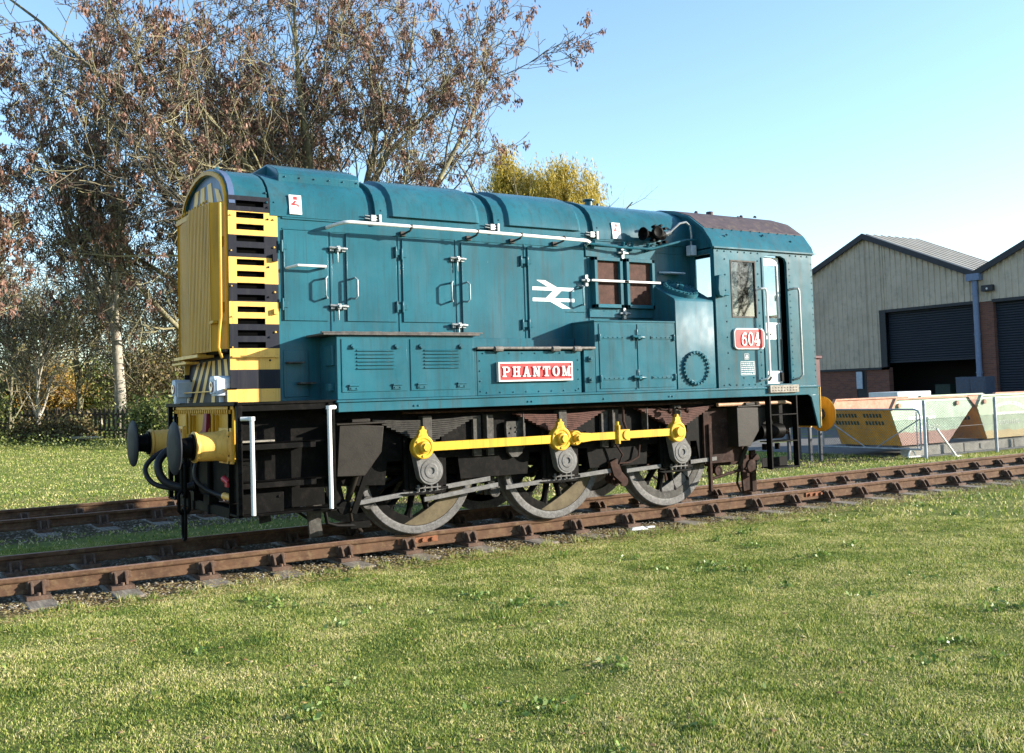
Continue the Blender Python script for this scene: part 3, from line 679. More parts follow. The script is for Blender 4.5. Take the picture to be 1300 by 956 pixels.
# ---- doors along the hood
DOORS = [(-1.445, -.965, 2.27, 3.19, -1.03, -1), (-.765, -.185, 2.27, 3.19, -.68, 1), (-.115, .50, 2.27, 3.17, .44, -1), (.62, 1.42, 2.10, 3.17, .67, 1), (1.51, 2.33, 2.10, 3.17, 2.24, -1)]
def handle(mb, x, z0, z1, y=-H-.014, out=.085, r=.011, tilt=0):
    mb.tube([(x+tilt, y, z1-.01), (x+tilt*.5, y-out*.85, z1), (x, y-out, z1-.025), (x, y-out, z0+.025), (x+tilt*.5, y-out*.85, z0), (x+tilt, y, z0+.01)], r, 8)
for s in (-1, 1):
    for i, (x0, x1, z0, z1, hx, hs) in enumerate(DOORS):
        b = M()
        if i == 4: b.prism([(x0, z0), (2.02, z0), (2.02, 2.42), (x1, 2.42), (x1, z1), (x0, z1)], 'y', s*H, s*(H+.014))
        else: b.box(x0, x1, s*H, s*(H+.014), z0, z1)
        b.box(x0, x0+.012, s*(H+.014), s*(H+.020), z0, z1)
        d = b.build('hood_door', TEAL2 if i in (3, 4) else TEAL, LOCO, .006)
        if s > 0: continue
        c = M(); handle(c, hx, 2.50, 2.72, tilt=.04*hs*-1); c.build('door_handle', rusty('handle_grey_%d' % i, (.10, .16, .18), (.22, .28, .30), .4, 20, metal=.3, b_=.1), d)
        xe = x1+.03 if hs < 0 and i in (2,) else (x0-.045 if hs > 0 else x1+.045)
        for z in (z0+.16, z1-.17):
            c = M()
            xh = x0+.0 if hs < 0 else x1-.0
            if i == 0: xh = x0-.01
            c.cyl((xh-.01, -H-.03, z-.06), (xh-.01, -H-.03, z+.06), .014, n=8); c.box(xh-.03, xh+.05, -H-.026, -H-.014, z-.03, z+.03)
            c.build('door_hinge', TEAL, d, .002)
for nm, xs_ in (('catch', (-.865, .56)),):
    for x in xs_:
        for z in ((3.02, 2.42) if x < 0 else (2.98, 2.24)):
            c = M(); c.box(x-.02, x+.02, -.875, -.82, z-.03, z+.03); c.cyl((x-.10, -.865, z+.01), (x+.10, -.872, z), .014, n=8); c.cyl((x, -.84, z), (x, -.90, z), .02, n=8)
            c.box(x-.085, x-.045, -.86, -.83, z-.03, z+.02); c.box(x+.045, x+.085, -.86, -.83, z-.03, z+.02); c.cyl((x, -.85, z-.14), (x, -.85, z-.02), .008, n=6)
            c.build('door_catch', SILV, LOCO, .003)
c = M(); c.tube([(-1.10, -.83, 2.84), (-1.02, -.90, 2.83)], .01)
b = M(); b.tube([(-1.42, -.83, 2.80), (-1.33, -.93, 2.82), (-1.03, -.93, 2.82), (-1.0, -.83, 2.82)], .014, 8); b.build('grab_rail', WHITE, LOCO)
b = M(); b.box(-1.44, -1.27, -.92, -.82, 1.835, 1.852); b.box(-1.33, -1.16, -.94, -.82, 1.625, 1.645); b.build('foothold', FRAMEG, LOCO, .002)
b = M(); b.box(-1.46, -1.2, -.832, -.82, 1.50, 1.97); b.build('access_plate', TEAL, LOCO, .003)
# long handrail with its brackets
b = M(); ry = -H-.22
b.tube([(-.97, -H, 3.24), (-.93, -H-.10, 3.255), (-.86, ry+.02, 3.27), (-.80, ry, 3.275), (.7, ry, 3.27), (2.22, ry, 3.255), (2.30, ry+.05, 3.25), (2.36, -H-.02, 3.235)], .019, 10)
hr = b.build('long_handrail', WHITE, LOCO)
for x in (-.1, .72, 1.30, 1.9): b = M(); b.tube([(x, ry, 3.265), (x-.0, ry+.02, 3.235), (x, -H, 3.215)], .011, 6); b.box(x-.03, x+.03, -H-.03, -H, 3.20, 3.25); b.cyl((x, ry+.0, 3.29), (x, ry, 3.25), .02); b.build('rail_bracket', FRAMEG, hr)
b = M(); b.box(2.35, 3.45, -H-.05, -H, 3.235, 3.262); b.tube([(2.30, -H-.10, 3.245), (2.85, -H-.13, 3.215), (3.30, -H-.14, 3.22), (3.85, -H-.18, 3.36), (4.02, -H-.18, 3.37)], .016)
for x in (2.45, 2.9, 3.05, 3.3): b.cyl((x, -H-.03, 3.20), (x, -H-.08, 3.30), .022, n=8)
b.build('conduit', TEAL, LOCO, .002)

# ---- ventilator frames
for k, (x0, x1) in enumerate(((2.44, 2.875), (2.935, 3.39))):
    b = M()
    z0, z1 = 2.475, 3.095
    b.box(x0, x0+.045, -.90, -.80, z0, z1); b.box(x1-.045, x1, -.90, -.80, z0, z1); b.box(x0, x1, -.90, -.80, z1-.045, z1); b.box(x0, x1, -.90, -.80, z0, z0+.045)
    f = b.build('ventilator_frame', TEAL2, LOCO, .004)
    c = M(); c.box(x0+.04, x1-.04, -.855, -.83, z0+.04, z1-.04); c.build('ventilator_mesh', MESHB, f)
    c = M(); c.box(x0-.06, x1+.07, -.925, -.90, 2.79, 2.815); c.build('ventilator_bar', WHITE, f, .002)
b = M(); b.box(2.35, 3.46, -.845, -.80, 3.10, 3.23); b.build('ventilator_lintel', TEAL2, LOCO, .003)
b = M(); b.box(2.38, 3.44, -.85, -.80, 2.36, 2.47)
b.rivets([(2.4+.2*i, -.85, 2.44) for i in range(6)], .008, .008)
b.build('ventilator_sill', TEAL2, LOCO, .003)
for x, z in ((2.90, 3.16), (2.90, 2.41), (2.33, 2.80)):
    c = M(); c.cyl((x-.08, -.88, z), (x+.08, -.88, z), .015, n=8); c.cyl((x, -.85, z), (x, -.91, z), .022, n=8); c.box(x-.02, x+.02, -.88, -.84, z-.07, z+.07); c.build('ventilator_catch', SILV, LOCO, .003)
b = M(); b.tube([(2.22, -H-.01, 2.74), (2.26, -H-.07, 2.73)], .01); b.build('peg', SILV, LOCO)

# ---- side lockers and battery box
FR = -1.252
def locker(s):
    b = M(); f = s*1.252
    b.box(-1.07, .50, s*H, f, 1.456, 2.095)
    return b.build('battery_locker', TEAL, LOCO, .006)
lk = locker(-1); locker(1)
for (x0, x1) in ((-1.02, -.30), (-.26, .455)):
    b = M(); b.box(x0, x1, FR-.008, FR, 1.53, 2.06)
    xc = (x0+x1)/2+.0
    for k in range(6):
        z = 1.76+k*.036; b.hexa([(xc-.20, FR-.008, z), (xc+.22, FR-.008, z), (xc+.22, FR-.026, z-.002), (xc-.20, FR-.026, z-.002), (xc-.20, FR-.008, z+.016), (xc+.22, FR-.008, z+.016), (xc+.22, FR-.014, z+.008), (xc-.20, FR-.014, z+.008)])
    ld = b.build('locker_door', TEAL, lk, .002)
    for x in (x0+.12, x1-.12):
        c = M(); c.cyl((x, FR-.03, 1.985), (x, FR, 1.985), .025, n=8); c.box(x-.012, x+.045, FR-.04, FR-.03, 1.965, 1.985); c.build('locker_catch', TEAL2, ld)
        c = M(); c.box(x-.05, x+.05, FR-.02, FR-.008, 1.55, 1.60); c.cyl((x-.05, FR-.02, 1.595), (x+.05, FR-.02, 1.595), .012, n=8); c.rivets([(x-.03, FR-.02, 1.565), (x+.03, FR-.02, 1.565)], .01, .008); c.build('locker_hinge', TEAL2, ld)
b = M(); b.box(-1.22, .56, -1.295, -.83, 2.097, 2.118); b.box(-1.24, .60, -1.29, -1.26, 2.118, 2.132)
for k in range(6): b.box(-1.0+k*.27, -.86+k*.27, -1.285, -1.15, 2.118, 2.135)
b.build('locker_top_plate', rusty('worn_dark_tread', (.03, .03, .03), (.11, .10, .09), .55, 18, b_=.6), LOCO, .003)
b = M(); b.box(-1.22, .56, .83, 1.295, 2.097, 2.118); b.build('locker_top_plate', FRAME, LOCO)
c = M(); c.box(-1.13, -1.07, -1.18, -1.1, 1.55, 1.62); c.build('locker_end_fitting', TEAL, LOCO, .003); c = M(); c.box(-1.1, -1.07, -1.2, -1.0, 1.8, 2.0); c.build('locker_end_plate', TEAL, LOCO, .003)
for s in (-1, 1):
    b = M(); b.box(.50, .545, s*H, s*1.235, 1.456, 1.95); b.box(.545, 1.93, s*H, s*1.238, 1.456, 1.935)
    if s < 0:
        b.rivets([(.58, -1.238, 1.5+.11*k) for k in range(4)]+[(.66+.17*k, -1.238, 1.485) for k in range(8)]+[(.62+.17*k, -1.238, 1.91) for k in range(8)]+[(1.89, -1.238, 1.5+.11*k) for k in range(4)], .011, .01)
    b.box(1.93, 1.97, s*H, s*1.20, 1.456, 1.935); b.box(1.97, 2.13, s*H, s*1.25, 1.456, 1.95)
    b.box(.55, 2.12, s*H, s*(H+.05), 1.95, 2.10)
    b.build('side_tank', TEAL, LOCO, .004)
b = M(); b.box(.53, 2.12, -1.275, -.83, 1.952, 1.972); b.cyl((.53, -1.27, 1.965), (2.12, -1.27, 1.965), .017, n=8)
for x in (.80, 1.56, 1.86): b.cyl((x-.05, -1.275, 1.955), (x+.05, -1.275, 1.955), .032, n=8)
b.build('tank_tread_plate', rusty('worn_dark_tread_b', (.06, .055, .05), (.20, .18, .16), .55, 18, b_=.6), LOCO, .003)
c = M()
for z in (1.84, 1.60): c.box(2.02, 2.08, -1.275, -1.25, z-.03, z+.03); c.cyl((2.05, -1.25, z), (2.05, -1.29, z), .016, n=8)
c.build('tank_catch', TEAL2, LOCO, .002)
b = M(); b.box(.72+.08, 1.77, -1.275, -1.238, 1.615, 1.80); np_ = b.build('name_plate', RED, LOCO, .002)
b = M(); X0, X1, Z0, Z1 = .79, 1.78, 1.60, 1.812
b.box(X0, X1, -1.285, -1.238, Z1-.016, Z1); b.box(X0, X1, -1.285, -1.238, Z0, Z0+.016); b.box(X0, X0+.016, -1.284, -1.238, Z0+.015, Z1-.015); b.box(X1-.016, X1, -1.284, -1.238, Z0+.015, Z1-.015)
b.build('plate_border', WHITE, np_)
# slab-serif letters built from strokes
def glyphs(txt, x, z, h, w, gap, y, depth):
    b = M(); cnt = [0]
    def yy(): cnt[0] += 1; return y-depth-cnt[0]*.00025
    def q(pts): b.prism([(x+p[0]*w, z+p[1]*h) for p in pts], 'y', yy(), y+.001)
    def r(x0, x1, z0, z1): q([(x0, z0), (x1, z0), (x1, z1), (x0, z1)])
    def ring(cx, cz, rx, rz, tx, tz, a0=0, a1=360, n=24):
        for i in range(n):
            p0, p1 = R(a0+(a1-a0)*i/n), R(a0+(a1-a0)*(i+1)/n)
            y_ = y-depth-.003
            P = [(cx+rx*math.cos(p0), cz+rz*math.sin(p0)), (cx+rx*math.cos(p1), cz+rz*math.sin(p1)), (cx+(rx-tx)*math.cos(p1), cz+(rz-tz)*math.sin(p1)), (cx+(rx-tx)*math.cos(p0), cz+(rz-tz)*math.sin(p0))]
            b.prism([(x+p[0]*w, z+p[1]*h) for p in P], 'y', y_, y+.001)
    for ch in txt:
        if ch == 'P': r(.14, .38, 0, 1); r(0, .52, 0, .12); r(0, .3, .88, 1); r(.3, .58, .88, 1); r(.3, .58, .42, .53); ring(.58, .71, .38, .29, .22, .11, -90, 90, 14)
        elif ch == 'H': r(.12, .34, 0, 1); r(.66, .88, 0, 1); r(0, .45, 0, .12); r(0, .45, .88, 1); r(.55, 1, 0, .12); r(.55, 1, .88, 1); r(.34, .66, .45, .56)
        elif ch == 'A': q([(.10, 0), (.22, 0), (.54, 1), (.42, 1)]); q([(.64, 0), (.90, 0), (.60, 1), (.36, 1)]); r(0, .36, 0, .11); r(.54, 1.02, 0, .11); r(.26, .7, .30, .40)
        elif ch == 'N': r(.12, .24, 0, 1); r(.76, .88, 0, 1); q([(.62, 0), (.88, 0), (.36, 1), (.1, 1)]); r(0, .38, 0, .11); r(0, .3, .89, 1); r(.62, 1, .89, 1)
        elif ch == 'T': r(.38, .62, 0, 1); r(.22, .78, 0, .12); r(.02, .98, .88, 1); r(.02, .13, .66, .9); r(.87, .98, .66, .9)
        elif ch == 'O': ring(.5, .5, .48, .51, .24, .10)
        elif ch == 'M': r(.06, .16, 0, 1); r(.84, 1.06, 0, 1); q([(.46, 0), (.56, 0), (.34, 1), (.08, 1)]); q([(.46, 0), (.56, 0), (.98, 1), (.86, 1)]); r(-.04, .28, 0, .11); r(.72, 1.16, 0, .11); r(-.04, .26, .89, 1); r(.86, 1.16, .89, 1)
        elif ch == '6': ring(.5, .30, .46, .31, .19, .10); ring(.80, .42, .76, .58, .19, .11, 92, 185, 16); ring(.80, .88, .13, .08, .13, .08, 0, 360, 12)
        elif ch == '0': ring(.5, .5, .46, .51, .19, .09)
        elif ch == '4': q([(.0, .28), (.14, .28), (.66, 1), (.56, 1)]); r(.48, .76, 0, 1); r(0, 1.0, .24, .36); r(.34, .9, 0, .10); r(.9, 1.0, .14, .46)
        x += (w*1.0)+gap
    return b
glyphs('PHANTOM', .838, 1.650, .112, .098, .034, -1.275, .012).build('lettering', WHITE, np_)
# BR-style double arrow, white
b = M(); cx, cz, Wd = 1.865, 2.622, .60
t = .040; yb = -H-.0145
def q2(pts, k): b.prism(pts, 'y', yb-.0015-.0002*k, yb)
q2([(cx-Wd/2, cz+.045), (cx+Wd/2, cz+.045), (cx+Wd/2, cz+.045+t), (cx-Wd/2, cz+.045+t)], 0)
q2([(cx-Wd/2, cz-.045-t), (cx+Wd/2, cz-.045-t), (cx+Wd/2, cz-.045), (cx-Wd/2, cz-.045)], 1)
q2([(cx-.24, cz+.165), (cx-.12, cz+.165), (cx+.13, cz+.05), (cx+.13, cz+.045), (cx+.01, cz+.045)], 2)
q2([(cx+.03, cz+.075), (cx+.15, cz+.075), (cx-.03, cz-.075), (cx-.15, cz-.075)], 3)
q2([(cx+.24, cz-.165), (cx+.12, cz-.165), (cx-.13, cz-.05), (cx-.13, cz-.045), (cx-.01, cz-.045)], 4)
b.build('double_arrow_emblem', WHITE, LOCO)
# electrification warning flashes
for x, z in ((-1.31, 3.45), (2.84, 3.44)):
    b = M(); yv = -H-.034
    b.hexa([(x-.065, yv-.002, z-.10), (x+.065, yv-.002, z-.10), (x+.065, yv+.03, z-.10), (x-.065, yv+.03, z-.10), (x-.065, yv+.022, z+.10), (x+.065, yv+.022, z+.10), (x+.065, yv+.05, z+.10), (x-.065, yv+.05, z+.10)])
    wp = b.build('warning_plate', WHITE, LOCO)
    c = M(); Yz = lambda zz: yv-.002+(zz-(z-.10))/.2*.024-.002
    for pts in ([(-.02, .05), (.02, .05), (.02, .085), (-.02, .085)], [(-.01, .04), (.015, .04), (-.015, .0), (-.045, .0)], [(-.045, .012), (.03, .004), (.03, -.01), (-.045, -.006)], [(.03, .004), (.045, -.03), (.02, -.01)]):
        q = [(x+a, Yz(z+d), z+d) for a, d in pts]; n_ = len(q)
        c.add(q+[(p[0], p[1]+.0015, p[2]) for p in q], [tuple(range(n_)), tuple(range(2*n_-1, n_-1, -1))]+[(i, (i+1) % n_, (i+1) % n_+n_, i+n_) for i in range(n_)])
    c.build('warning_symbol', RED, wp)

# ---- tall compressor locker and sloping tank
for s in (1, -1):
    b = M(); b.box(2.13, 3.37, s*H, s*1.252, 1.456, 2.285); b.box(2.12, 3.37, s*H, s*1.262, 2.27, 2.292)
    tl = b.build('tall_locker', TEAL2, LOCO, .006)
for k, (x0, x1) in enumerate(((2.19, 2.745), (2.765, 3.33))):
    b = M(); b.box(x0, x1, FR-.008, FR, 1.49, 2.25); d = b.build('locker_door', TEAL, tl, .003)
    hx = x0 if k == 0 else x1; sg = 1 if k == 0 else -1
    for z in (2.09, 1.61): c = M(); c.box(hx, hx+sg*.36, FR-.017, FR-.008, z-.017, z+.017); c.cyl((hx, FR-.02, z-.04), (hx, FR-.02, z+.04), .016, n=8); c.rivets([(hx+sg*(.06+.07*j), FR-.017, z) for j in range(5)], .009, .008); c.build('strap_hinge', TEAL2, d, .002)
for z in (2.09, 1.61):
    c = M(); x = 2.755; c.cyl((x-.09, FR-.04, z+.01), (x+.09, FR-.045, z), .017, n=8); c.cyl((x, FR, z), (x, FR-.06, z), .024, n=8); c.box(x-.07, x-.04, FR-.03, FR, z-.03, z+.03); c.box(x+.04, x+.07, FR-.03, FR, z-.03, z+.03); c.cyl((x, FR-.02, z-.13), (x, FR-.02, z+.10), .008, n=6); c.build('locker_catch', TEAL2, LOCO, .003)
for s in (-1, 1):
    b = M(); prof = [(s*H, 1.456), (s*1.262, 1.456), (s*1.262, 2.54), (s*1.245, 2.575), (s*H, 2.80)]
    b.prism(prof, 'x', 3.375, 4.02)
    tk = b.build('header_tank', TEAL2, LOCO, .008)
b = M(); cxm, czm = 3.68, 1.715
b.lathe((cxm, -1.262, czm), (0, -1, 0), [(0, .215), (.02, .215), (.02, .17), (.012, .165), (.012, 0)], 36)
for k in range(24): a = 2*math.pi*k/24; b.cyl((cxm+.195*math.cos(a), -1.26, czm+.195*math.sin(a)), (cxm+.195*math.cos(a), -1.305, czm+.195*math.sin(a)), .017, n=6)
b.build('tank_manhole', TEAL2, LOCO)
b = M(); nrm = Vector((0, -.225, .425)).normalized(); o = Vector((3.68, -1.03, 2.690))
b.lathe(o, nrm, [(0, .23), (.045, .23), (.045, .17), (.03, .165), (.03, 0)], 36)
t1 = Vector((1, 0, 0)); t2 = nrm.cross(t1)
for k in range(24): a = 2*math.pi*k/24; p = o+(t1*math.cos(a)+t2*math.sin(a))*.205; b.cyl(p+nrm*.04, p+nrm*.065, .017, n=6)
b.cyl(o+nrm*.04, o+nrm*.09, .03); b.box(o.x-.06, o.x+.02, o.y-.02, o.y+.02, o.z+.05, o.z+.09)
b.build('filler_hatch', TEAL2, LOCO)

# ---- cab
CY = 1.27; X0c, X1c = 4.055, 5.87
CARCH = [(1.285, 3.245), (1.255, 3.33), (1.12, 3.51), (.86, 3.70), (.56, 3.81), (.28, 3.865), (0, 3.885)]
cfull = [(-y, z) for y, z in CARCH]+[(y, z) for y, z in CARCH[-2::-1]]
def inset(pts, d): return [(y*(1-d/1.28), z-d) for y, z in pts]
zsn = [1.456, 1.49, 2.35, 3.095, 3.185, 3.26]; xsn = [X0c, 4.33, 4.785, 4.93, 5.375, X1c]
for s in (-1, 1):
    b = M()
    def put(x0, x1, z0, z1, m): b.box(x0, x1, s*(CY-.04), s*CY, z0, z1)
    panel_holes(b, xsn, zsn, {(1, 2), (3, 1), (3, 2), (3, 3)}, put)
    b.prism([(4.93, 3.185), (4.93, 3.12), (4.96, 3.165), (5.02, 3.185)], 'y', s*(CY-.039), s*(CY-.001)); b.prism([(5.375, 3.185), (5.375, 3.10), (5.345, 3.155), (5.26, 3.185)], 'y', s*(CY-.039), s*(CY-.001))
    if s < 0:
        b.rivets([(4.12+.12*i, -CY, 3.20) for i in range(7)]+[(5.45+.11*i, -CY, 3.20) for i in range(4)], .012, .01)
        b.rivets([(4.24, -CY, 3.10-.2*i) for i in range(9)]+[(4.83, -CY, 3.10-.17*i) for i in range(10)], .012, .01)
        b.rivets([(5.42, -CY, 3.1-.085*i) for i in range(19)]+[(5.855, -CY, 3.1-.085*i) for i in range(19)], .009, .008)
        b.rivets([(4.15+.11*i, -CY, 1.49) for i in range(7)]+[(4.5, -CY, 1.58), (4.68, -CY, 1.58)], .011, .01)
    b.box(4.895, 4.925, s*CY, s*(CY+.012), 1.49, 3.15)
    b.build('cab_side', TEAL2, LOCO, .0)
b = M()
# front bulkhead: open window each side of the hood
ysn = [-CY+.04, -1.20, -.90, .90, 1.20, CY-.04]; zf = [1.456, 2.62, 3.17, 3.25]
def putf(y0, y1, z0, z1, m): b.box(X0c, X0c+.03, y0, y1, z0, z1)
panel_holes(b, ysn, zf, {(1, 1), (3, 1)}, putf)
b.prism([(y, z) for y, z in inset(cfull, .012)], 'x', X0c, X0c+.03)
b.rivets([(X0c, -1.22, 1.6+.14*i) for i in range(11)], .01, .01, (-1, 0, 0))
b.rivets([(X0c, y*.96, z-.04) for y, z in CARCH[1:6]]+[(X0c, -y*.96, z-.04) for y, z in CARCH[1:6]], .012, .01, (-1, 0, 0))
b.build('cab_front', TEAL, LOCO)
b = M()
xr0, xr1 = X1c-.03, X1c
b.box(xr0, xr1, -CY+.04, CY-.04, 1.456, 2.46)
for s in (-1, 1): b.prism([(s*.98, 2.46), (s*1.23, 2.46), (s*1.23, 3.30), (s*1.10, 3.50), (s*.98, 3.59)], 'x', xr0, xr1)
b.box(xr0, xr1, -.10, .10, 2.46, 3.45)
b.prism([(-.98, 3.45), (.98, 3.45), (.98, 3.585), (.85, 3.68), (.55, 3.79), (.28, 3.85), (0, 3.87), (-.28, 3.85), (-.55, 3.79), (-.85, 3.68), (-.98, 3.585)], 'x', xr0, xr1)
b.build('cab_rear', TEAL, LOCO)
b = M()
o_ = cfull; i_ = inset(cfull, .03)[::-1]
b.loft([[(x, y, z) for y, z in o_+i_] for x in (X0c-.02, X1c+.03)], caps='strip')
b.loft([[(x, y*1.003, z+.003) for y, z in o_+i_] for x in (X0c-.03, X0c-.002)], caps='strip'); 
for s in (-1, 1): b.box(X0c-.02, X1c+.035, s*1.262, s*1.302, 3.232, 3.25)
b.rivets([(4.2+.17*i, -1.125, 3.51) for i in range(10)], .01, .012, (0, -.6, .8)); b.rivets([(4.35, -1.21, 3.42), (5.05, -1.17, 3.46), (5.55, -1.2, 3.40)], .02, .02, (0, -.7, .7))
b.build('cab_roof', TEAL2, LOCO, ang=20)
b = M()
rp = [(-1.115, 3.525), (-.86, 3.712), (-.56, 3.822), (-.28, 3.878), (0, 3.90), (.28, 3.878), (.56, 3.822), (.86, 3.712), (1.115, 3.525)]
b.loft([[(x, y, z) for y, z in rp+[(y, z-.012) for y, z in rp[::-1]]] for x in (X0c+.0, X1c+.02)], caps='strip')
b.rivets([(5.15, -.7, 3.79), (5.6, -.2, 3.89), (4.6, -.4, 3.86), (5.5, -.62, 3.82)], .03, .03, (0, -.3, .9)); b.cyl((5.0, -.25, 3.87), (5.0, -.25, 3.93), .05)
b.build('roof_skin', ROOFD, LOCO, .003, ang=20)
b = M(); b.box(X0c+.03, X1c-.03, -CY+.04, CY-.04, 1.40, 1.456); b.box(4.3, 5.2, -.45, .45, 1.456, 2.35); b.box(5.55, 5.80, .3, 1.1, 1.456, 2.2)
b.build('cab_interior', flat('cab_interior_grey', (.06, .075, .07), .6), LOCO)
b = M(); b.cyl((4.62, -.9, 1.46), (4.62, -.92, 3.0), .022); b.cyl((4.62, -.92, 2.98), (4.55, -.7, 3.1), .016); b.build('interior_pole', WHITE, LOCO)
b = M(); fx0, fx1, fz0, fz1 = 4.33, 4.785, 2.35, 3.095
b.box(fx0, fx0+.022, -CY-.006, -CY+.03, fz0, fz1); b.box(fx1-.022, fx1, -CY-.006, -CY+.03, fz0, fz1); b.box(fx0+.02, fx1-.02, -CY-.005, -CY+.03, fz0, fz0+.022); b.box(fx0+.02, fx1-.02, -CY-.005, -CY+.03, fz1-.022, fz1)
wf = b.build('cab_window', FRAMEG, LOCO, .002)
b = M(); b.box(fx0+.02, fx1-.02, -CY+.012, -CY+.016, fz0+.02, fz1-.02); b.build('window_glass', glassmat('side_window_glass', (.28, .31, .31), .14, .12), wf)
for y0, y1 in ((-.98, -.10), (.10, .98)):
    b = M(); b.box(X1c-.02, X1c-.016, y0, y1, 2.46, 3.45); b.build('rear_glass', GLASS, LOCO)
b = M(); b.prism([(4.04, 2.70), (4.06, 2.62), (4.13, 2.60), (4.16, 2.64), (4.16, 2.84), (4.12, 2.89), (4.06, 2.88)], 'y', -1.34, -1.272); b.box(4.10, 4.25, -1.33, -1.272, 2.625, 2.65); b.build('window_deflector', TEAL, LOCO, .01)
# door leaf, a little open at its rear edge
b = M(); DY = -1.205
def putd(x0, x1, z0, z1, m): b.box(x0, x1, DY, DY+.035, z0, z1, m)
dz = [1.495, 1.66, 2.08, 2.30, 2.36, 3.06, 3.17]; dxs = [4.935, 4.965, 5.255, 5.285]
for i in range(3):
    for j in range(6):
        if (i, j) == (1, 4): continue
        m = 1 if j in (0, 2, 5) else 0
        if j == 4: m = 1
        putd(dxs[i], dxs[i+1], dz[j], dz[j+1], m)
b.box(5.21, 5.25, DY-.012, DY, 1.67, 2.28, 0); b.box(5.285, 5.291, DY-.01, DY+.035, 1.5, 3.1, 0)
dr = b.build('cab_door', [TEAL, WHITE], LOCO)
b = M(); b.box(4.965, 5.255, DY+.015, DY+.019, 2.36, 3.06); b.build('door_glass', glassmat('door_glass', (.9, .92, .92), .02, .03), dr)
b = M(); b.cyl((5.03, DY-.008, 1.575), (5.03, DY, 1.575), .05, n=4); b.box(5.23, 5.275, DY-.03, DY, 1.52, 1.64); b.box(4.99, 5.02, DY-.02, DY, 2.13, 2.15); b.cyl((5.02, DY-.02, 2.18), (5.08, DY-.02, 2.13), .008); b.build('door_furniture', FRAME, dr, .002)
b = M(); b.box(5.291, 5.56, -1.16, -1.155, 1.47, 3.22); b.build('door_gap_darkness', DARK, LOCO)  # added black sheet painting the darkness in the gap beside the door leaf
for x, z0, z1 in ((4.875, 1.58, 2.73), (5.49, 1.58, 2.75)):
    b = M(); b.tube([(x-.09, -CY, z1-.01), (x-.07, -CY-.07, z1), (x-.02, -CY-.09, z1), (x, -CY-.09, z1-.04), (x+.005, -CY-.09, z0+.02), (x-.03, -CY-.07, z0-.02), (x-.07, -CY, z0-.04)], .015, 10)
    b.build('cab_grab_rail', WHITE if x < 5 else SILV, LOCO)
# number plate
def rrect(x0, x1, z0, z1, r, n=6):
    pts = []
    for cx_, cz_, a0 in ((x1-r, z0+r, -90), (x1-r, z1-r, 0), (x0+r, z1-r, 90), (x0+r, z0+r, 180)):
        for k in range(n+1): a = R(a0+90*k/n); pts.append((cx_+r*math.cos(a), cz_+r*math.sin(a)))
    return pts
b = M(); b.prism(rrect(4.33, 4.87, 1.945, 2.215, .06), 'y', -CY-.03, -CY); pl = b.build('number_plate', WHITE, LOCO, .002)
b = M(); b.prism(rrect(4.345, 4.855, 1.96, 2.20, .048), 'y', -CY-.033, -CY-.028); b.build('plate_face', RED, pl)
glyphs('604', 4.44, 1.99, .175, .098, .018, -CY-.032, .01).build('lettering', WHITE, pl)
b = M(); yv = -CY-.003
x0, x1, z0, z1 = 4.445, 4.70, 1.615, 1.79
for a in ((x0, x1, z1-.005, z1), (x0, x1, z0, z0+.005), (x0, x0+.005, z0, z1), (x1-.005, x1, z0, z1)): b.box(a[0], a[1], yv, -CY, a[2], a[3])
random.seed(3)
for k in range(6):
    z = z1-.028-k*.026; x = x0+.015
    while x < x1-.06:
        wd = random.uniform(.012, .04); b.box(x, x+wd, yv, -CY, z, z+.009); x += wd+.008
    b.box(x1-.04, x1-.012, yv, -CY, z, z+.009)
b.box(4.52, 4.60, yv, -CY, 1.815, 1.819); b.box(4.52, 4.60, yv, -CY, 1.885, 1.889); b.box(4.52, 4.524, yv, -CY, 1.815, 1.889); b.box(4.596, 4.60, yv, -CY, 1.815, 1.889); b.box(4.535, 4.585, yv, -CY, 1.83, 1.85); b.box(4.545, 4.58, yv, -CY, 1.858, 1.872)
b.build('data_panel', WHITE, LOCO)
# horn, lamp and pipe by the cab
b = M(); b.lathe((3.30, -.97, 3.40), (-1, -.1, 0), [(-.2, .03), (0, .035), (.10, .05), (.16, .085), (.165, .07), (.10, .03), (.1, 0)], 22); b.cyl((3.42, -.92, 3.40), (3.56, -.88, 3.42), .06, n=14); b.lathe((3.33, -1.02, 3.42), (-.2, -1, 0), [(0, .07), (.05, .08), (.06, .06), (.05, .03), (.05, 0)], 16)
for dx, dz in ((-.05, .10), (.05, .11), (.12, .08), (.12, -.08), (.02, -.1), (-.08, -.07)): b.cyl((3.42+dx, -.90, 3.41+dz), (3.42+dx, -.97, 3.41+dz*1.1), .018, n=8)
b.cyl((3.44, -.80, 3.40), (3.44, -.95, 3.40), .045); b.build('horn', FRAME, LOCO, .002)
b = M(); b.tube([(3.6+.02, -.90, 3.42), (3.70, -.92, 3.50), (3.80, -.94, 3.58), (3.90, -.95, 3.60), (3.97, -.95, 3.55), (3.985, -.95, 3.42), (3.97, -.95, 3.30)], .014, 8); b.cyl((3.54, -.88, 3.42), (3.66, -.91, 3.46), .03); b.build('horn_pipe', SILV, LOCO)
b = M(); b.box(3.93, 4.02, -1.0, -.9, 3.17, 3.30); b.build('junction_box', LAMPC, LOCO, .006)
b = M(); b.box(3.6, 3.85, -.96, -.82, 2.93, 2.945); b.tube([(3.52, -.83, 2.95), (3.60, -.93, 2.94), (3.84, -.93, 2.94)], .012); b.build('foothold', LAMPC, LOCO, .003)

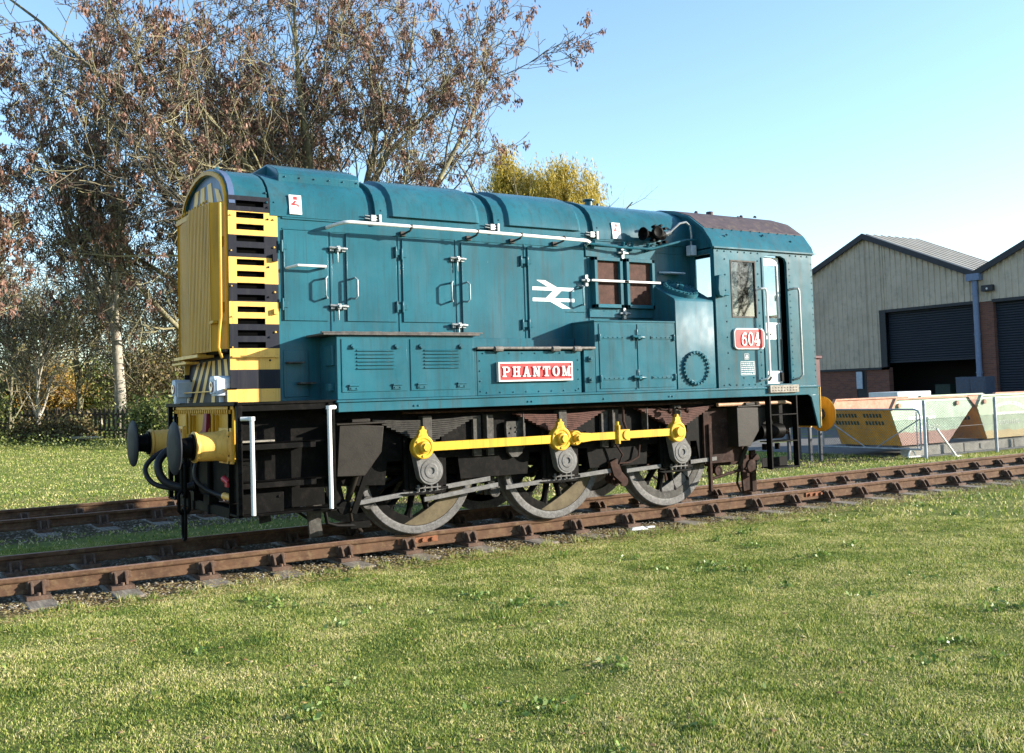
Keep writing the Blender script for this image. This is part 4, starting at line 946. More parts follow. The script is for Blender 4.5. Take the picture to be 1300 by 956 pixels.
# ================================================================== ground
def sstep(t): t = np.clip(t, 0, 1); return t*t*(3-2*t)
def gz(x, y):
    x = np.asarray(x, float); y = np.asarray(y, float)
    r = sstep((y-8)/30)*.75*sstep((16-x)/8)
    lump = .012*np.sin(x*1.7+y*.9)*np.cos(y*1.3-x*.4)+.008*np.sin(3.1*x)*np.sin(2.7*y+1)
    near = sstep((-1.9-y)/.6)+sstep((y-7)/1.5)
    return -.205+r+lump*near
def axis(lo, mid0, mid1, hi, d, far):
    a = list(np.arange(mid0, mid1+1e-6, d)); t = d; v = mid1
    while v < hi: t *= 1.25; v += t; a.append(v)
    t = d; v = mid0; pre = []
    while v > lo: t *= 1.25; v -= t; pre.append(v)
    return np.array(pre[::-1]+a)
gx = axis(-700, -12, 30, 900, .3, 0); gy = axis(-500, -12, 42, 1100, .3, 0)
X, Y = np.meshgrid(gx, gy, indexing='ij'); Z = gz(X, Y)
V = np.stack([X, Y, Z], -1).reshape(-1, 3); nx_, ny_ = len(gx), len(gy)
I, J = np.meshgrid(np.arange(nx_-1), np.arange(ny_-1), indexing='ij'); q = (I*ny_+J).ravel()
F = np.stack([q, q+ny_, q+ny_+1, q+1], -1)
m, n, b = newmat('grass_ground'); v = coords(n)
patch = noise(n, v, .9, 5, .6); fine = noise(n, v, 18, 5, .7)
c = ramp(n, patch, [(.3, (.09, .14, .024)), (.5, (.15, .19, .038)), (.7, (.25, .245, .075))])
c = mixc(n, ramp(n, fine, [(.45, g3(0)), (.7, g3(.6))]), c, (.09, .085, .03))
c = mixc(n, ramp(n, noise(n, v, 70, 4, .7), [(.4, g3(0)), (.65, g3(.6))]), c, (.30, .33, .10))
# bare earth by the tracks
sp = N(n, 'ShaderNodeSeparateXYZ'); L(n, v, sp.inputs[0])
def band(y0, y1, soft):
    wob = noise(n, coords(n, (1, 1, 1)), 2.2, 5, .65); wm = N(n, 'ShaderNodeMath', operation='MULTIPLY_ADD'); L(n, wob, wm.inputs[0]); wm.inputs[1].default_value = .7; L(n, sp.outputs[1], wm.inputs[2])
    a = N(n, 'ShaderNodeMapRange'); L(n, wm.outputs[0], a.inputs[0]); a.inputs[1].default_value = y0+.35-soft; a.inputs[2].default_value = y0+.35+soft
    d = N(n, 'ShaderNodeMapRange'); L(n, wm.outputs[0], d.inputs[0]); d.inputs[1].default_value = y1+.35+soft; d.inputs[2].default_value = y1+.35-soft
    mm = N(n, 'ShaderNodeMath', operation='MULTIPLY'); L(n, a.outputs[0], mm.inputs[0]); L(n, d.outputs[0], mm.inputs[1]); return mm.outputs[0]
b1 = band(-1.36, 1.35, .10); b2 = band(3.35, 5.95, .15)
mxm = N(n, 'ShaderNodeMath', operation='MAXIMUM'); L(n, b1, mxm.inputs[0]); L(n, b2, mxm.inputs[1])
soil = ramp(n, noise(n, v, 30, 6, .75), [(.3, (.025, .019, .012)), (.5, (.10, .075, .042)), (.62, (.19, .15, .085)), (.75, (.30, .25, .17))])
c = mixc(n, mxm.outputs[0], c, soil)
L(n, c, b.inputs['Base Color']); b.inputs['Roughness'].default_value = .95; b.inputs['Specular IOR Level'].default_value = .1
bump(n, b, noise(n, v, 60, 7, .8), 1.0, .05)
g = npmesh('ground', V, F, m, smooth=True); tag(g, kind='structure')
# yard surface behind the fence
m, n, b = newmat('yard_tarmac'); v = coords(n)
L(n, ramp(n, noise(n, v, 3, 8, .7), [(.3, (.05, .048, .045)), (.7, (.12, .115, .105))]), b.inputs['Base Color']); b.inputs['Roughness'].default_value = .9
b = M(); b.box(14.3, 60, 3.3, 40, -.3, -.196); o = b.build('yard', m); tag(o, kind='structure')

# ================================================================== track
RAILT = rusty('rail_running_surface', (.16, .085, .06), (.30, .19, .14), .4, 9, b_=.3, greyed=(.26, .2, .17))
RAILW = rusty('rail_rust_brown', (.048, .026, .016), (.115, .064, .037), .85, 5, b_=.5, greyed=(.15, .10, .055))
CHAIR = rusty('chair_rust', (.045, .028, .020), (.115, .070, .048), .8, 9, b_=.5, greyed=(.13, .11, .085))
m, n, b = newmat('sleeper_timber'); v = coords(n)
vs_ = coords(n, (1.2, 14, 14)); L(n, ramp(n, noise(n, coords(n, (14, 1.2, 14)), 1.5, 6, .7), [(.3, (.05, .04, .028)), (.5, (.15, .125, .095)), (.7, (.30, .26, .20))]), b.inputs['Base Color']); b.inputs['Roughness'].default_value = .9
bump(n, b, noise(n, coords(n, (20, 1.2, 20)), 2, 5, .7), .7, .01); SLEEP = m
def railprof(yc):
    h = [( .035, 0), (.035, -.03), (.028, -.042), (.010, -.05), (.010, -.100), (.026, -.110), (.032, -.118), (.032, -.140), (.026, -.146)]
    h0 = [(.030, 0.0)]+h[0:0]+[(.035, -.006)]+h[1:]
    return [(yc+a, z) for a, z in h0]+[(yc-a, z) for a, z in h0[::-1]]
def build_track(name, xa, xb, yc, label, z=0.0, dx0=0, skew=0, pitch=.735):
    T = thing(name, (xa, yc, z-.2), label, 'railway track', 'railway tracks')
    for s in (-1, 1):
        b = M(); b.prism([(p[0], p[1]+z) for p in railprof(yc+s*.7525)], 'x', xa, xb, 0)
        b.box(xa, xb, yc+s*.7525-.027, yc+s*.7525+.027, z-.003, z+.0015, 1)
        b.build('rail', [RAILW, RAILT], T, ang=30)
    ns = int((xb-xa-.4)/pitch); first = None; rng = random.Random(5)
    for k in range(ns):
        x = xa+.25+k*pitch+dx0
        if first is None:
            b = M(); b.box(x-.125, x+.125, yc-1.30, yc+1.30, z-.315, z-.188); sl = b.build('sleeper', SLEEP, T, .012)
            chs = []
            for s in (-1, 1):
                c = M(); yr = yc+s*.7525
                c.box(x-.10, x+.10, yr-.19, yr+.19, z-.188, z-.150)
                for si in (-1, 1):
                    hgt = -.035 if si*s > 0 else -.055
                    o1, o2, o3 = (.046, .085, .145)
                    for dx in (-.055, .035):
                        c.prism([(yr+si*o1, z-.15), (yr+si*o3, z-.15), (yr+si*(o2+.01), z+hgt-.03), (yr+si*o1, z+hgt)], 'x', x+dx, x+dx+.022)
                    c.box(x-.075, x+.075, yr+si*.040, yr+si*.058, z-.15, z+hgt)
                c.box(x-.085, x+.10, yr+s*.012, yr+s*.042, z-.105, z-.045)
                for q in (-1, 1): c.cyl((x, yr+q*.165, z-.16), (x, yr+q*.165, z-.125), .02, n=6)
                chs.append(c.build('rail_chair', CHAIR, sl, .004))
            first = (sl, chs, x)
        else:
            jx = rng.uniform(-.03, .03); sl0, chs, x0_ = first
            s2 = sl0.copy(); COL.objects.link(s2); s2.parent = T; s2.matrix_parent_inverse = sl0.matrix_parent_inverse.copy(); s2.location = (x-x0_+jx, rng.uniform(-.05, .05)*0, rng.uniform(-.004, .004))
            for c0 in chs:
                c2 = c0.copy(); COL.objects.link(c2); c2.parent = s2
    return T
NT = build_track('railway_track', -13.0, 34.0, 0, 'rusty bullhead railway track under the locomotive, nearest the camera', dx0=.18)
for xj, s in ((.02, -1), (6.35, -1), (4.95, 1), (-6.2, 1)):
    b = M(); 
    for si in (-1, 1):
        b.box(xj-.24, xj+.24, s*.7525+si*.012, s*.7525+si*.030, -.105, -.045)
        for k in range(4): b.cyl((xj-.17+.113*k, s*.7525+si*.028, -.075), (xj-.17+.113*k, s*.7525+si*.055, -.075), .022, n=6)
    b.build('fishplate', rusty('fishplate_rust_%d' % int(xj*10), (.12, .045, .02), (.24, .10, .05), .8, 9), NT, .003)
FT = build_track('railway_track', -16.0, 1.2, 4.60, 'rusty second track lying in the grass behind the locomotive front', dx0=.3)
FT.rotation_euler = (0, 0, R(2.2))

# loose stones, leaf litter beside the rails
rng = np.random.default_rng(4)
def scatter_bits(name, cnt, xr, yr, size, mat, flatness=.35, z=-.198, keep=None):
    cx = rng.uniform(*xr, cnt); cy = rng.uniform(*yr, cnt)
    if keep is not None: k = keep(cx, cy); cx, cy = cx[k], cy[k]
    n = len(cx); s = rng.uniform(.4, 1, n)*size
    base = np.array([(-1, -1, 0), (1, -1, 0), (1, 1, 0), (-1, 1, 0), (-.6, -.5, 1), (.5, -.6, 1), (.6, .6, 1), (-.5, .5, 1)], float)
    a = rng.uniform(0, 6.28, n); V = np.repeat(base[None], n, 0)*rng.uniform(.6, 1.2, (n, 8, 3))
    V[:, :, 2] *= flatness
    x = V[:, :, 0]*np.cos(a)[:, None]-V[:, :, 1]*np.sin(a)[:, None]; y = V[:, :, 0]*np.sin(a)[:, None]+V[:, :, 1]*np.cos(a)[:, None]
    W = np.stack([cx[:, None]+x*s[:, None], cy[:, None]+y*s[:, None], z+V[:, :, 2]*s[:, None]], -1).reshape(-1, 3)
    f = np.array([(0, 1, 5, 4), (1, 2, 6, 5), (2, 3, 7, 6), (3, 0, 4, 7), (4, 5, 6, 7)])
    F = (f[None]+np.arange(n)[:, None, None]*8).reshape(-1, 4)
    return npmesh(name, W, F, mat)
STONE = leafmat('track_stones', [(.04, .032, .024), (.13, .105, .075), (.24, .20, .15), (.09, .07, .04), (.36, .33, .27), (.18, .15, .06)], .9, 0)
o = scatter_bits('ballast_stones', 30000, (-9, 26), (-1.38, 1.3), .014, STONE, .7); tag(o, 'brown and grey stone chippings between the sleepers of the near track', 'ballast', kind='stuff')
o = scatter_bits('ballast_stones', 5000, (-9, 1.5), (3.3, 6.0), .016, STONE, .7); tag(o, 'dark stone chippings between the sleepers of the far track', 'ballast', kind='stuff')
LITTER = leafmat('fallen_leaves', [(.22, .13, .04), (.36, .27, .08), (.18, .09, .03), (.42, .34, .16), (.30, .28, .08)], .8, .2)
o = scatter_bits('leaf_litter', 22000, (-8, 22), (-1.75, -.85), .013, LITTER, .2, -.19); tag(o, 'small dry brown leaves strewn along the near rail', 'leaf litter', kind='stuff')
o = scatter_bits('leaf_litter', 5000, (-8, 8), (6.2, 9.0), .022, LITTER, .2, -.17); tag(o, 'brown leaves and dry grass beyond the far track', 'leaf litter', kind='stuff')
o = scatter_bits('leaf_litter', 1600, (-6, 14), (-8.5, -1.7), .019, LITTER, .25, -.17); tag(o, 'sparse fallen leaves lying on the foreground grass', 'leaf litter', kind='stuff')
b = M(); b.hexa([(2.62, -1.2, -.19), (2.85, -1.25, -.19), (2.9, -1.12, -.19), (2.66, -1.1, -.19), (2.66, -1.17, -.165), (2.8, -1.2, -.15), (2.84, -1.14, -.165), (2.70, -1.12, -.16)]); b.box(2.9, 3.02, -1.16, -1.10, -.19, -.172)
tag(b.build('litter', WHITE, None, .006), 'crumpled white plastic scrap beside the near rail', 'litter')

# ================================================================== grass blades
def in_dirt(x, y): 
    wob = .10*np.sin(x*2.3)+.07*np.sin(x*5.1+1)+.05*np.sin(x*11.3)
    near = (y > -1.42+wob) & (y < 1.42-wob)
    yc = 4.6+(x+16)*math.tan(R(2.2)); far = (np.abs(y-yc) < 1.25+wob) & (x < 1.6)
    return near | far
def blades(cnt, r0, r1, h, wd, seed, spread=(-.60, .60), power=1.0):
    g = np.random.default_rng(seed)
    r = r0+(r1-r0)*g.random(cnt)**power; a = YAW+g.uniform(*spread, cnt)
    x = CP.x+r*np.sin(a); y = CP.y+r*np.cos(a)
    k = ~in_dirt(x, y) & ~((x > 14.1) & (y > 2.9)) & (y < 33); 
    inside = (np.abs(y) < 1.5) & (g.random(cnt) < .0)
    k &= ~inside
    # patchiness
    p = np.sin(x*1.1+np.sin(y*.8)*2)*np.sin(y*1.3+1.5*np.sin(x*.6))
    k &= (g.random(cnt) < .92+.08*p)
    x, y, r, p = x[k], y[k], r[k], p[k]; n = len(x)
    clump = .85+.35*(np.sin(x*7+np.sin(y*5)*2)*np.sin(y*8+np.sin(x*6)))
    hh = h*(.5+.8*g.random(n))*clump; ang = g.uniform(0, 6.283, n); lean = g.uniform(.1, 1.1, n)*hh; la = g.uniform(0, 6.283, n)
    w_ = wd*(.6+.7*g.random(n)); z = gz(x, y)-.004
    dx, dy = np.cos(ang)*w_/2, np.sin(ang)*w_/2; lx, ly = np.cos(la)*lean, np.sin(la)*lean
    V = np.empty((n, 5, 3)); V[:, 0] = np.stack([x-dx, y-dy, z], -1); V[:, 1] = np.stack([x+dx, y+dy, z], -1)
    V[:, 2] = np.stack([x+dx*.7+lx*.35, y+dy*.7+ly*.35, z+hh*.6], -1); V[:, 3] = np.stack([x-dx*.7+lx*.35, y-dy*.7+ly*.35, z+hh*.6], -1); V[:, 4] = np.stack([x+lx, y+ly, z+hh], -1)
    i = np.arange(n)*5
    F = np.concatenate([np.stack([i, i+1, i+2], -1), np.stack([i, i+2, i+3], -1), np.stack([i+3, i+2, i+4], -1)])
    return V.reshape(-1, 3), F
m, n, b = newmat('grass_blade'); ge = N(n, 'ShaderNodeNewGeometry')
GC = [(.055, .11, .018), (.12, .19, .028), (.22, .28, .045), (.32, .35, .07), (.46, .43, .14), (.60, .52, .26)]
v = coords(n); pz = noise(n, v, 1.5, 6, .68)
ad = N(n, 'ShaderNodeMath', operation='MULTIPLY_ADD'); L(n, pz, ad.inputs[0]); ad.inputs[1].default_value = 2.2; ad.inputs[2].default_value = -1.05
a2 = N(n, 'ShaderNodeMath', operation='ADD', use_clamp=True); L(n, ad.outputs[0], a2.inputs[0]); L(n, ge.outputs['Random Per Island'], a2.inputs[1])
c = ramp(n, a2.outputs[0], [(0, GC[0]), (.25, GC[1]), (.45, GC[2]), (.65, GC[3]), (.85, GC[4]), (1, GC[5])])
L(n, c, b.inputs['Base Color']); b.inputs['Roughness'].default_value = .55; b.inputs['Specular IOR Level'].default_value = .25
tr = N(n, 'ShaderNodeBsdfTranslucent'); L(n, c, tr.inputs[0]); mx = N(n, 'ShaderNodeMixShader'); mx.inputs[0].default_value = .35
out = n.nodes['Material Output']; L(n, b.outputs[0], mx.inputs[1]); L(n, tr.outputs[0], mx.inputs[2]); L(n, mx.outputs[0], out.inputs[0]); BLADE = m
V1, F1 = blades(1180000, 3.2, 13.5, .023, .0062, 1, spread=(-.74, .72), power=.8); V2, F2 = blades(380000, 13.0, 48, .04, .020, 2, spread=(-.74, .70), power=.75)
o = npmesh('grass', np.concatenate([V1, V2]), np.concatenate([F1, F2+len(V1)]), BLADE)
tag(o, 'short green and straw coloured mown grass around the tracks', 'grass', kind='stuff')
# longer tufts by the fence foot and clover-like weeds
g_ = np.random.default_rng(9)
def tufts(pts, h, w_, n_each):
    Vs = []; Fs = []; o = 0
    for (x, y) in pts:
        for k in range(n_each):
            a = g_.uniform(0, 6.28); hh = h*g_.uniform(.5, 1); bx, by = x+g_.normal(0, .03), y+g_.normal(0, .03); z = float(gz(bx, by)); l = hh*g_.uniform(.2, .9)
            ca, sa = math.cos(a), math.sin(a); Vs += [(bx-sa*w_, by+ca*w_, z), (bx+sa*w_, by-ca*w_, z), (bx+ca*l, by+sa*l, z+hh)]; Fs.append((o, o+1, o+2)); o += 3
    return Vs, Fs
pts = [(g_.uniform(-7, 24), -1.40+g_.normal(0, .07)) for _ in range(420)]+[(g_.uniform(13.9, 14.3), g_.uniform(2.9, 6)) for _ in range(60)]+[(g_.uniform(14, 22), 2.9+g_.normal(0, .05)) for _ in range(80)]
pts += [(x_+g_.normal(0, .10), y_+g_.normal(0, .08)) for x_, y_ in [(g_.uniform(-5, 14), g_.uniform(-9, -1.8)) for _ in range(90)] for _ in range(7)]
Vt, Ft = tufts(pts, .075, .004, 12); o = npmesh('grass_tufts', Vt, Ft, BLADE); tag(o, 'longer grass tufts along the rail side and fence foot', 'grass', kind='stuff')

# ================================================================== warehouse
CLAD = rusty('pale_stone_cladding', (.44, .37, .285), (.56, .48, .38), .6, 1.2, b_=.05, greyed=(.36, .32, .26))
CLADR = rusty('pale_roof_sheet', (.36, .32, .26), (.46, .42, .35), .6, 1.2, b_=.05)
TRIM = flat('dark_grey_trim', (.035, .038, .045), .5)
NAVY = flat('dark_navy_shutter', (.018, .026, .040), .45)
m, n, b = newmat('brown_brick'); v = coords(n)
sx_ = N(n, 'ShaderNodeSeparateXYZ'); L(n, v, sx_.inputs[0]); mp = N(n, 'ShaderNodeCombineXYZ'); L(n, sx_.outputs[1], mp.inputs[0]); L(n, sx_.outputs[2], mp.inputs[1])
bt = N(n, 'ShaderNodeTexBrick'); L(n, mp.outputs[0], bt.inputs[0]); bt.inputs['Scale'].default_value = 1; bt.inputs['Brick Width'].default_value = .225; bt.inputs['Row Height'].default_value = .075; bt.inputs['Mortar Size'].default_value = .006
bt.inputs['Color1'].default_value = (.19, .075, .05, 1); bt.inputs['Color2'].default_value = (.12, .05, .038, 1); bt.inputs['Mortar'].default_value = (.14, .10, .08, 1)
L(n, bt.outputs[0], b.inputs['Base Color']); b.inputs['Roughness'].default_value = .9; BRICK = m
WH = thing('warehouse', (32, 13, -.2), 'twin gabled warehouse with pale ribbed cladding and navy roller shutters behind the fence', 'warehouse')
XF, XB = 32.0, 35.9
bays = [(23.25, 18.08, 12.92), (12.92, 7.75, 2.6)]
def roofz(y, bay): 
    a, p, c = bay; t = abs(y-p)/((a-p) if y > p else (p-c)); return 7.9-(7.9-5.64)*t
def cladwall(name, bay, openings, base):
    b = M(); a, p, c = bay; pitch = .26; y = c
    ysx = sorted({c, p, a} | {v for o_ in openings for v in o_[:2]} | set(np.arange(c, a, pitch)))
    for y0, y1 in zip(ysx[:-1], ysx[1:]):
        if y1-y0 < 1e-4: continue
        ym = (y0+y1)/2; zb = base
        for (oy0, oy1, oz) in openings:
            if oy0 <= ym <= oy1: zb = oz
        z0, z1 = roofz(y0, bay), roofz(y1, bay)
        b.hexa([(XF, y0, zb), (XF+.08, y0, zb), (XF+.08, y1, zb), (XF, y1, zb), (XF, y0, z0-.03), (XF+.08, y0, z0-.03), (XF+.08, y1, z1-.03), (XF, y1, z1-.03)], 0)
        yr = y0+.02; yq = min(y0+.11, y1)
        zz = min(roofz(yr, bay), roofz(yq, bay))-.04
        b.hexa([(XF-.045, yr+.018, zb), (XF, yr, zb), (XF, yq, zb), (XF-.045, yq-.018, zb), (XF-.045, yr+.018, zz), (XF, yr, zz), (XF, yq, zz), (XF-.045, yq-.018, zz)], 0)
    return b.build(name, CLAD, WH)
cladwall('cladding', bays[0], [(13.08, 17.2, 4.5)], 2.1)
cladwall('cladding', bays[1], [(7.9, 12.3, 4.5), (2.6, 7.9, 4.5), (12.3, 12.92, 4.5)], 2.1)
for bay in bays:
    a, p, c = bay
    b = M()
    for y0, y1 in ((a, p), (p, c)):
        z0, z1 = roofz(y0, bay), roofz(y1, bay)
        b.hexa([(XF-.15, y0, z0), (XB, y0, z0), (XB, y1, z1), (XF-.15, y1, z1), (XF-.15, y0, z0+.06), (XB, y0, z0+.06), (XB, y1, z1+.06), (XF-.15, y1, z1+.06)], 0)
        for k in range(8):
            x = XF+.1+k*.5; b.hexa([(x, y0, z0+.06), (x+.12, y0, z0+.06), (x+.12, y1, z1+.06), (x, y1, z1+.06), (x+.02, y0, z0+.10), (x+.1, y0, z0+.10), (x+.1, y1, z1+.10), (x+.02, y1, z1+.10)], 0)
    b.build('roof', CLADR, WH)
    b = M()
    for y0, y1 in ((a, p), (p, c)):
        z0, z1 = roofz(y0, bay), roofz(y1, bay)
        b.hexa([(XF-.22, y0, z0-.16), (XF-.14, y0, z0-.16), (XF-.14, y1, z1-.16), (XF-.22, y1, z1-.16), (XF-.22, y0, z0+.09), (XF-.14, y0, z0+.09), (XF-.14, y1, z1+.09), (XF-.22, y1, z1+.09)])
    b.build('verge_trim', TRIM, WH)
for q_ in ((XF+.02, XF+.3, 18.9, 23.25, -.3, 2.09), (XF+.02, XF+.3, 17.2, 18.4, -.3, 2.09), (XF-.02, XF+.5, 12.28, 13.08, -.3, 4.49), (XF-.02, XF+.5, 7.4, 7.9, -.3, 4.49)):
    b = M(); b.box(*q_); b.build('brick_wall', BRICK, WH)
b = M(); b.box(XF-.06, XF+.1, 17.2, 17.5, 2.0, 4.5); b.box(XF-.07, XF+.1, 13.08, 17.5, 4.44, 4.56); b.box(XF-.07, XF+.1, 7.9, 12.3, 4.44, 4.56); b.box(XF-.06, XF+.1, 17.2, 23.25, 2.0, 2.1); b.build('opening_trim', TRIM, WH)
def shutter(y0, y1, z0, z1):
    b = M(); z = z0; k = 0
    while z < z1:
        b.prism([(XF+.20, z), (XF+.165, z+.02), (XF+.16, z+.05), (XF+.165, z+.08), (XF+.20, z+.098)], 'y', y0, y1); z += .10
    b.box(XF+.15, XF+.23, y0, y1, z0-.08, z0)
    return b.build('roller_shutter', NAVY, WH, ang=50)
shutter(13.08, 17.2, 2.35, 4.45); shutter(7.9, 12.28, -.1, 4.45); shutter(2.6, 7.4, -.1, 4.45)
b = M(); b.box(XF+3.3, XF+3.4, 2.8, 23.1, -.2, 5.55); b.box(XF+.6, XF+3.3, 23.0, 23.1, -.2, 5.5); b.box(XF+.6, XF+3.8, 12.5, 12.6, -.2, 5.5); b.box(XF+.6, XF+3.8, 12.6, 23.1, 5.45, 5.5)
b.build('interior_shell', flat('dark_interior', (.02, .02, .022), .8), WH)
b = M(); b.box(XB-.3, XB, 2.6, 23.25, -.3, 5.6); b.box(XF+.3, XB-.3, 23.15, 23.25, -.3, 5.6); b.box(XF+.3, XB-.3, 2.6, 2.7, -.3, 5.6); 
for bay in bays: b.prism([(bay[0], 5.6), (bay[1], 7.85), (bay[2], 5.6)], 'x', XB-.3, XB-.05)
b.build('outer_wall', CLAD, WH)
b = M(); b.box(XF+.05, XF+.12, 18.4, 18.9, -.2, 2.0); b.box(XF+.0, XF+.05, 18.36, 18.42, -.2, 2.05); b.build('side_door', TRIM, WH)
b = M(); b.box(XF-.05, XF-.0, 18.55, 18.85, 1.2, 1.95); b.build('door_notice', LAMPC, WH)
b = M(); b.tube([(XF-.14, 12.92, 5.45), (XF-.14, 12.92, 1.6), (XF-.14, 12.92, -.2)], .11, 14); b.box(XF-.3, XF-.02, 12.65, 13.2, 5.35, 5.62)
for z in (1.7, 3.2, 4.8): b.cyl((XF-.14, 12.92, z), (XF-.14, 12.92, z+.06), .13)
b.build('downpipe', flat('blue_grey_pipe', (.16, .21, .32), .45), WH)
b = M(); b.box(XF-.22, XF-.06, 12.15, 12.62, 4.88, 5.12); fl = b.build('floodlight', TRIM, WH, .01)
b = M(); b.cyl((XF-.232, 12.38, 4.98), (XF-.22, 12.38, 4.98), .04); b.build('lamp', WHITE, fl)
b = M(); b.box(28.0, 28.6, 10.27, 11.40, -.2, 1.56); b.box(27.98, 28.0, 10.3, 10.81, -.1, 1.5); b.box(27.98, 28.0, 10.85, 11.36, -.1, 1.5); b.box(27.96, 27.98, 10.76, 10.79, .6, .8)
tag(b.build('cabinet', flat('slate_blue_cabinet', (.07, .085, .12), .5), None, .01), 'slate blue steel cabinet standing before the warehouse brick pier', 'cabinet')
b = M(); b.box(XF+1, XF+1.6, 15.0, 15.7, -.2, 1.3); b.cyl((XF+1.3, 14.5, -.2), (XF+1.3, 14.5, 1.6), .2); b.box(XF+1.6, XF+2.2, 16.0, 16.9, -.2, .9)
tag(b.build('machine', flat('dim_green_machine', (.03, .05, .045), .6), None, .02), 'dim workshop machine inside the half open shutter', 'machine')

# ================================================================== skips, kerb, cabinet
def skipmat(name, top, low, zsplit, dirtc=(.2, .12, .06)):
    m, n, b = newmat(name); v = coords(n)
    c = ramp(n, noise(n, v, 3.5, 6, .7), [(.3, tuple(x*.75 for x in top)), (.55, top), (.75, tuple(min(1, x*1.3) for x in top))])
    c = mixc(n, ramp(n, noise(n, coords(n, (7, 7, .8)), 2, 5, .7), [(.5, g3(0)), (.7, g3(.5))]), c, (.30, .36, .24))
    sp = N(n, 'ShaderNodeSeparateXYZ'); L(n, v, sp.inputs[0]); wob = noise(n, v, 2.5, 3)
    wm = N(n, 'ShaderNodeMath', operation='MULTIPLY_ADD'); L(n, wob, wm.inputs[0]); wm.inputs[1].default_value = .12; L(n, sp.outputs[2], wm.inputs[2])
    mr = N(n, 'ShaderNodeMapRange'); L(n, wm.outputs[0], mr.inputs[0]); mr.inputs[1].default_value = zsplit+.075; mr.inputs[2].default_value = zsplit+.045
    c = mixc(n, mr.outputs[0], c, low)
    c = mixc(n, ramp(n, noise(n, v, 13, 6, .75), [(.58, g3(0)), (.68, g3(.75))]), c, dirtc)
    L(n, c, b.inputs['Base Color']); b.inputs['Roughness'].default_value = .6; return m
SKG = skipmat('faded_green_skip', (.27, .39, .27), (.26, .125, .09), .33)
SKG2 = skipmat('yellowed_green_skip', (.29, .38, .24), (.42, .31, .12), .22)
SKY = skipmat('ochre_yellow_skip', (.80, .36, .02), (.16, .045, .04), -.3, (.16, .05, .03))
SKP = rusty('pink_primer', (.34, .16, .10), (.48, .25, .17), .7, 6, greyed=(.4, .33, .25))
STXT = paint('worn_white_lettering', (.85, .87, .78), .6, dirt=(.45, .55, .38), dirt_amt=.7, var=.15, wave=.1)
GLET = flat('green_lettering', (.02, .06, .04), .6)
def skip(x0, y0, mat, label, lines):
    T = thing('skip', (x0+1.4, y0+.8, -.2), label, 'skip', 'builders skips behind the mesh fence')
    side = [(x0+.36, .04), (x0, .84), (x0+.17, 1.085), (x0+2.83, 1.085), (x0+3.08, .86), (x0+2.05+.0, .04)]
    y1 = y0+1.65
    for yy, nm in ((y0, 'side_panel'), (y1, 'side_panel')):
        b = M(); b.prism(side, 'y', yy, yy+.02); o = b.build(nm, mat if yy == y0 else SKP, T)
        if yy == y0:
            c = M()
            for xx in (x0+.28, x0+2.42):
                c = M(); c.cyl((xx, y0-.05, .93), (xx, y0, .93), .055, n=10); c.build('lifting_lug', SKP, o, .003)
    for yy in (y0, y1):
        b = M(); b.box(x0+.17, x0+2.83, yy-.035, yy+.05, 1.06, 1.10)
        for (p, q) in (((x0-.02, .84), (x0+.17, 1.09)), ((x0+2.83, 1.09), (x0+3.10, .85))):
            b.prism([p, (p[0]+.06, p[1]-.02), (q[0]+.04, q[1]-.05), q], 'y', yy-.036, yy+.051)
        b.build('rim', SKP if mat is SKG else mat, T, .003)
    b = M()
    b.hexa([(x0+.36, y0+.02, .04), (x0+.38, y0+.02, .04), (x0+.38, y1, .04), (x0+.36, y1, .04), (x0, y0+.02, .83), (x0+.02, y0+.02, .83), (x0+.02, y1, .83), (x0, y1, .83)])
    b.hexa([(x0+2.03, y0+.02, .04), (x0+2.05, y0+.02, .04), (x0+2.05, y1, .04), (x0+2.03, y1, .04), (x0+3.06, y0+.02, .85), (x0+3.08, y0+.02, .85), (x0+3.08, y1, .85), (x0+3.06, y1, .85)])
    b.box(x0+.36, x0+2.05, y0+.02, y1, .035, .05); b.box(x0-.03, x0+.03, y0, y1, .82, .87)
    e = b.build('end_panel', SKY, T)
    for yy, zz, n_ in ((y0+.28, .72, 3), (y0+.95, .72, 4), (y0+.28, .55, 3), (y0+.95, .55, 4)):
        b = M()
        for k in range(n_*2):
            xo = x0+(.83-zz)/.79*.36; ys_ = yy+k*.085
            b.hexa([(xo-.006+.02, ys_, zz-.05), (xo+.02, ys_, zz-.05), (xo+.02, ys_+.055, zz-.05), (xo+.014, ys_+.055, zz-.05), (xo-.008-.02, ys_, zz+.04), (xo-.02, ys_, zz+.04), (xo-.02, ys_+.055, zz+.04), (xo-.028, ys_+.055, zz+.04)])
        b.build('end_lettering', GLET, e)
    b = M()
    b.box(x0+.36, x0+2.05, y0+.1, y0+.25, -.03, .04); b.box(x0+.36, x0+2.05, y1-.25, y1-.1, -.03, .04); b.build('skid', TRIM, T)
    for (tx, tz, sz, txt) in lines:
        text_mesh(txt, sz, STXT, 'lettering', Matrix.Translation((x0+tx, y0-.004, tz)) @ Matrix.Rotation(R(90), 4, 'X'), .001, T)
    return T
skip(14.14, 3.80, SKG, 'faded green skip with reddish base and ochre end, nearest the gate post', [(1.25, .40, .16, '01733 2213-2')])
skip(17.37, 3.80, SKG2, 'yellowed green skip with white curved lettering, second from the gate post', [(1.30, .40, .16, '01733 11170')])
skip(20.6, 3.80, SKG, 'faded green skip cut off by the right edge, farthest from the gate', [])
def worn(x0, x1, z0, z1, y):
    b = M(); random.seed(int(x0*10)); x = x0
    while x < x1: w_ = random.uniform(.04, .09); b.box(x, min(x+w_, x1), y-.003, y, z0+random.uniform(0, .012), z1-random.uniform(0, .012)); x += w_+.018
    return b
